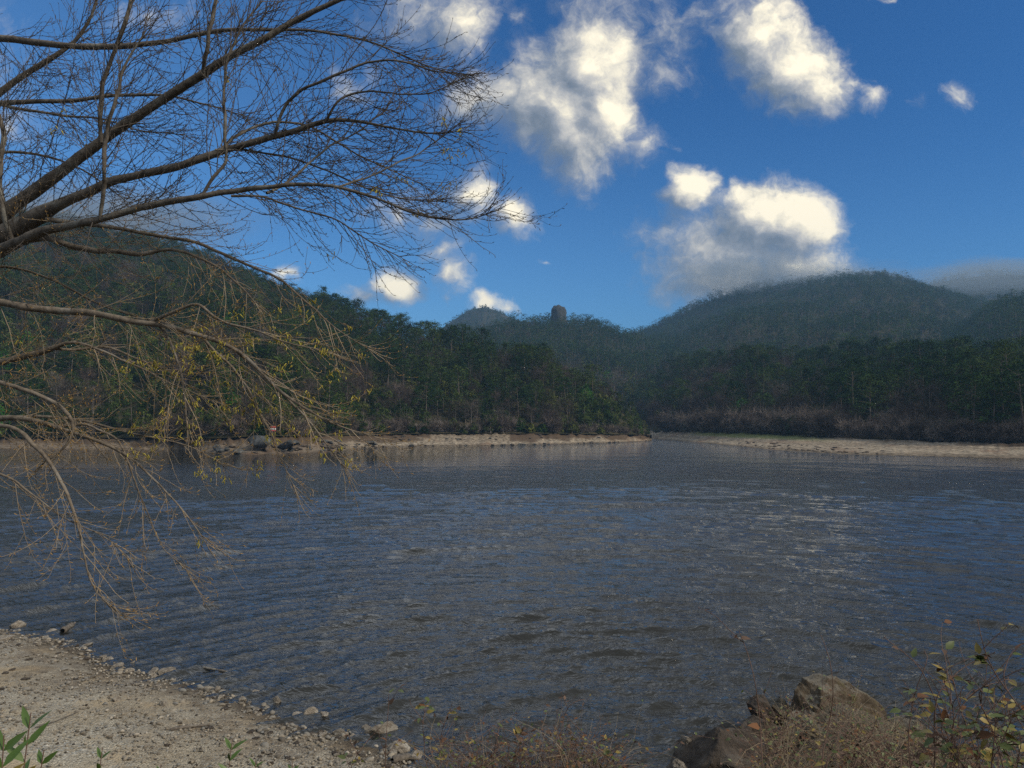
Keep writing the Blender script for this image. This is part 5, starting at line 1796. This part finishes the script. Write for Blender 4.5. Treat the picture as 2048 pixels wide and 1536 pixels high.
BRAM = [
    ([(1900, 1490), (1880, 1420), (1840, 1330), (1800, 1300), (1769, 1275)], 5.6, 'bramble cane with two russet leaves at its tip rising over the outcrop', 3, 6, (0.1, 0.3, 0.4, 0.2)),
    ([(1525, 1530), (1520, 1440), (1510, 1360), (1497, 1310), (1478, 1262)], 6.0, 'thin leafless cane with a few dark red leaves left of the outcrop peak', 3, 8, (0.1, 0.1, 0.6, 0.2)),
    ([(1640, 1530), (1660, 1440), (1668, 1380), (1660, 1318), (1642, 1270)], 6.2, 'bare brown cane in front of the outcrop peak', 2, 2, (0.2, 0.2, 0.3, 0.3)),
    ([(2010, 1536), (1980, 1450), (1950, 1380), (1990, 1350), (2040, 1290)], 5.0, 'leafy bramble reaching to the right edge, yellow-green leaves', 6, 26, (0.4, 0.4, 0.15, 0.05)),
    ([(2060, 1450), (2030, 1400), (1990, 1350), (1968, 1300), (1955, 1240)], 4.8, 'upright cane with yellow-green leaf clusters at the right edge', 6, 26, (0.35, 0.45, 0.15, 0.05)),
    ([(1870, 1536), (1868, 1440), (1872, 1385), (1930, 1330), (1990, 1305)], 5.2, 'arching cane with dead flower heads near the right edge', 5, 14, (0.2, 0.3, 0.2, 0.3)),
    ([(1900, 1536), (1905, 1440), (1930, 1400), (1990, 1355), (2010, 1340)], 4.9, 'dark thorny cane crossing behind the yellow leaves at the right', 4, 14, (0.3, 0.35, 0.25, 0.1)),
    ([(1960, 1536), (1945, 1480), (1920, 1420), (1900, 1330), (1890, 1300)], 5.4, 'slender cane between the arching cane and the right edge', 4, 10, (0.2, 0.4, 0.3, 0.1)),
    ([(1820, 1530), (1815, 1470), (1830, 1380), (1858, 1315), (1850, 1305)], 5.9, 'thin twiggy cane right of the russet-tipped cane', 4, 8, (0.3, 0.3, 0.2, 0.2)),
    ([(2030, 1530), (2000, 1490), (1975, 1440), (1960, 1400), (1944, 1420)], 4.6, 'leafy low bramble in the bottom right corner', 6, 28, (0.4, 0.35, 0.2, 0.05)),
    ([(1115, 1536), (1120, 1470), (1128, 1430), (1142, 1405), (1170, 1398)], 8.0, 'tall dead flower stalk with seed heads bent over, at bottom centre', 4, 10, (0.0, 0.0, 0.1, 0.9)),
    ([(1230, 1536), (1190, 1490), (1160, 1460), (1140, 1440), (1132, 1430)], 8.0, 'straight pale stem leaning left beside the dead flower stalk', 2, 3, (0.2, 0.1, 0.2, 0.5)),
    ([(880, 1520), (880, 1480), (890, 1440), (900, 1420), (905, 1405)], 8.6, 'thin weed with small yellowing leaves before the water, left of bottom centre', 6, 22, (0.4, 0.3, 0.2, 0.1)),
    ([(850, 1520), (848, 1480), (845, 1450), (850, 1420), (855, 1400)], 8.8, 'slender weed just left of the yellowing weed', 5, 18, (0.4, 0.3, 0.2, 0.1)),
    ([(770, 1530), (772, 1480), (775, 1440), (777, 1410), (777, 1388)], 8.6, 'upright weed with a brown seed head over the shore corner rock', 4, 12, (0.4, 0.2, 0.3, 0.1)),
    ([(700, 1536), (720, 1500), (745, 1470), (765, 1450)], 8.0, 'bent green-leaved stem in front of the shore corner rock', 4, 14, (0.6, 0.2, 0.15, 0.05)),
    ([(985, 1530), (990, 1490), (995, 1470), (1000, 1445)], 8.2, 'small bramble spray with brown leaves left of the dead flower stalk', 6, 22, (0.3, 0.2, 0.3, 0.2)),
    ([(1040, 1530), (1050, 1500), (1045, 1470), (1035, 1455)], 8.0, 'small bramble spray with pale withered leaves at bottom centre', 6, 24, (0.3, 0.2, 0.2, 0.3)),
    ([(1210, 1536), (1225, 1510), (1240, 1490)], 7.6, 'low green spray right of the leaning pale stem', 6, 24, (0.5, 0.25, 0.15, 0.1)),
]
for pth, Y, lab, sd, lv, mx in BRAM:
    bramble('bramble', pth, Y, lab, 'brambles on the near bank', side=sd, leaves=lv, mix=mx, r0=0.0068, lsize=0.085 if Y < 7 else 0.075)

for k in range(16):
    bx, by = r8.uniform(1880, 2070), r8.uniform(1300, 1500)
    bramble('bramble', [(bx - r8.uniform(-40, 40), 1560), (bx + r8.normal(0, 20), 0.5 * (by + 1540)), (bx + r8.normal(0, 30), by + 30), (bx + r8.normal(0, 45), by)], r8.uniform(4.5, 5.6),
            'leafy olive bramble in the dense spray at the right edge', 'leafy brambles at the right edge', side=7, leaves=26, mix=(0.5, 0.25, 0.15, 0.10), r0=0.005, lsize=0.062, sidelen=0.5)

# low tangle on the bank at bottom centre and over the outcrop: many short brambles
k = 0
for px, py, Y in [(r8.uniform(860, 1245), r8.uniform(1475, 1530), r8.uniform(7.4, 8.6)) for _ in range(62)] + [(r8.uniform(1520, 2040), r8.uniform(1440, 1530), r8.uniform(6.2, 9.0)) for _ in range(80)] + [(px_, np.interp(px_, [1540, 1640, 1760, 1930], [1425, 1385, 1440, 1510]) + r8.uniform(0, 60), r8.uniform(9.0, 11.5)) for px_ in r8.uniform(1540, 1920, 46)]:
    right = px > 1400
    if right and Y < 9.0 and py < 1440 + abs(px - 1640) * 0.15:
        py += 60
    bramble('bramble', [(px, py + 60), (px + r8.normal(0, 18), py + 25), (px + r8.normal(0, 30), py)], Y,
            'short tangled bramble ' + ('in the thicket over the outcrop' if right else 'in the low thicket at bottom centre'), 'short brambles ' + ('over the outcrop' if right else 'at bottom centre'),
            side=12, leaves=30, mix=(0.30, 0.12, 0.18, 0.40), r0=0.0042, lsize=0.042, sidelen=0.7, stem=STEM if r8.random() < .6 else DRY)
    k += 1


def shoot(px, py, Y, n, L, lab, lean):
    """evergreen shoot with long pointed leaves"""
    tip = at(px, py, Y)
    root = np.array((tip[0] - lean * 0.5, Y - 0.1, 0.0))
    root[2] = float(ground_z(root[:1], root[1:2])[0])
    e = empty('leafy_shoot', root, lab, 'plant', 'leafy shoots at the bottom left')
    path = smooth_path(np.array([root, root * .5 + tip * .5 - np.array((lean * .12, 0, 0)), tip]), 20, 1)
    ms, ml = MB(), MB()
    tubes(ms, (path - root)[None], np.linspace(0.006, 0.0025, 20)[None], 6)
    ms.build('stem', STEM, e, True)
    for k in range(n):
        f = 1 - 0.30 * k / n
        i = min(18, int(f * 19))
        t = unit(path[i + 1] - path[i])
        a = k * 2.4
        d = t * 0.75 + np.array((math.cos(a), math.sin(a) * 0.7, 0.15))
        leaf(ml, path[i] - root, d, np.array((0.1, -0.5, 0.8)) + r8.normal(0, .2, 3), L * r8.uniform(0.75, 1.1), L * 0.27, 1 if k % 6 == 5 else (2 if k % 9 == 8 else 0), r8.uniform(0.0, 0.25))
    ml.build('foliage', [LF, LY, LR], e)


shoot(62, 1425, 3.6, 9, 0.13, 'large leafy shoot in the bottom left corner', 0.1)
shoot(8, 1470, 3.4, 10, 0.14, 'broad green leafy shoot cut by the left edge', -0.05)
shoot(88, 1500, 3.7, 8, 0.10, 'leafy shoot with a yellow-tipped leaf beside the corner shoot', 0.15)
shoot(205, 1495, 4.6, 7, 0.09, 'small shoot with an orange leaf at the bottom', 0.1)
shoot(465, 1478, 5.0, 9, 0.11, 'dark green upright shoot standing alone on the gravel edge', 0.15)
shoot(512, 1515, 5.2, 7, 0.08, 'low green shoot right of the upright one', 0.05)
shoot(322, 1528, 5.0, 6, 0.07, 'tiny green shoot peeping over the bottom edge', 0.05)
shoot(585, 1525, 5.4, 7, 0.07, 'small pale shoot near the thin weeds', 0.05)


def grass_stuff(name, n, fx, mats, label, hmin, hmax, w):
    mb = MB()
    P = fx(n)
    z = ground_z(P[:, 0], P[:, 1])
    ok = z > 0.05
    P, z = P[ok], z[ok]
    m = len(P)
    h = r8.uniform(hmin, hmax, m)
    a = r8.uniform(0, 6.28, m)
    lean = r8.uniform(0.05, 0.7, m)
    A = np.stack([P[:, 0], P[:, 1], z - 0.02], 1)
    D = np.stack([np.cos(a) * lean, np.sin(a) * lean, np.ones(m)], 1) * h[:, None]
    mid = A + D * 0.55 + np.stack([np.zeros(m), np.zeros(m), h * 0.08], 1)
    tip = A + D * np.array([1.2, 1.2, 0.85])
    s = np.stack([np.cos(a + 1.57), np.sin(a + 1.57), np.zeros(m)], 1) * w
    V = np.stack([A - s, A + s, mid + s * .8, mid - s * .8, tip], 1).reshape(-1, 3)
    b = np.arange(m)[:, None] * 5
    mi = (r8.random(m) < np.where((P[:, 0] > 6.4) & (P[:, 1] > 12.2), 0.6, 0.10)).astype(int)
    for g in (0, 1):
        sel = mi == g
        if sel.any():
            mb.add(V.reshape(m, 5, 3)[sel].reshape(-1, 3), (np.arange(sel.sum())[:, None] * 5 + np.array([[0, 1, 2, 3]])), g)
            k0 = mb.n - sel.sum() * 5
            mb.f.append((np.arange(sel.sum())[:, None] * 5 + np.array([[3, 2, 4]])) + k0)
            mb.mi.append(np.full(sel.sum(), g, dtype=np.int32))
    return tag(mb.build(name, mats), label, 'grass', kind='stuff')


grass_stuff('dry_grass', 5000, lambda n: np.concatenate([np.stack([r8.normal(6.0, 0.9, n // 2), r8.normal(11.3, 0.9, n // 2)], 1), np.stack([r8.normal(6.95, 0.28, n - n // 2), r8.normal(13.1, 0.45, n - n // 2)], 1)]), [GR, GG], 'dry and green grass covering the rocky outcrop', 0.05, 0.19, 0.003)
grass_stuff('undergrowth', 7000, lambda n: np.stack([r8.uniform(-3.5, 6.5, n), r8.uniform(6.0, 9.8, n)], 1), [GR, GG], 'dry grass and weeds over the near bank', 0.1, 0.4, 0.003)

# ------------------------------------------------------------------ haze
def build_haze():
    m = bpy.data.materials.new('haze_air')
    m.use_nodes = True
    t = NT(m.node_tree)
    m.node_tree.nodes.clear()
    out = t.n('ShaderNodeOutputMaterial')
    v = t.n('ShaderNodeVolumePrincipled', i={'Color': (0.21, 0.40, 0.64, 1), 'Density': HAZE_DENSITY, 'Anisotropy': 0.1})
    m.node_tree.links.new(v.outputs[0], out.inputs['Volume'])
    mb = MB()
    box(mb, (0, 3400, 163.5), (12400, 12800, 337))
    return tag(mb.build('haze', m), kind='stuff')


def build_mist(px, py, Y, sx, sy, sz, dens, label, seed):
    m = bpy.data.materials.new('mist_air')
    m.use_nodes = True
    t = NT(m.node_tree)
    m.node_tree.nodes.clear()
    out = t.n('ShaderNodeOutputMaterial')
    p = obj_coords(t)
    ln = t.vm('LENGTH', p, out=1)
    nz = t.noise(t.vm('ADD', p, (seed * 3.1, seed * 1.7, 0)), 2.2, 3, 0.6)
    k = t.m('MULTIPLY', t.maprange(t.m('ADD', t.m('SUBTRACT', 1.0, ln), t.m('MULTIPLY', t.m('SUBTRACT', nz, 0.5), 0.9)), 0.05, 0.75), dens)
    v = t.n('ShaderNodeVolumePrincipled', i={'Color': (0.40, 0.46, 0.52, 1), 'Density': k, 'Anisotropy': 0.1})  # grey albedo: the shade on the mist is put into its colour
    m.node_tree.links.new(v.outputs[0], out.inputs['Volume'])
    import bmesh
    bm = bmesh.new()
    bmesh.ops.create_icosphere(bm, subdivisions=3, radius=1.0)
    me = bpy.data.meshes.new('mist')
    bm.to_mesh(me)
    bm.free()
    me.materials.append(m)
    o = bpy.data.objects.new('mist', me)
    COL.objects.link(o)
    o.location = at(px, py, Y)
    o.scale = (sx, sy, sz)
    return tag(o, label, 'mist', kind='stuff')


build_mist(1500, 556, 1230, 185, 130, 42, 0.012, 'grey mist lying on the left shoulder of the cloud-capped mountain', 1)
build_mist(1990, 540, 1500, 170, 110, 26, 0.011, 'thin mist over the farthest ridge at the right', 2)
build_mist(180, 440, 580, 170, 90, 30, 0.020, 'mist over the ridge behind the overhanging branches', 3)
build_mist(1690, 556, 1240, 130, 110, 26, 0.009, 'low grey cloud clinging to the top of the mountain', 4)
build_mist(1960, 560, 1350, 230, 130, 34, 0.008, 'low grey cloud hanging over the saddle at the right', 5)
HAZE_DENSITY = 0.00026
build_haze()
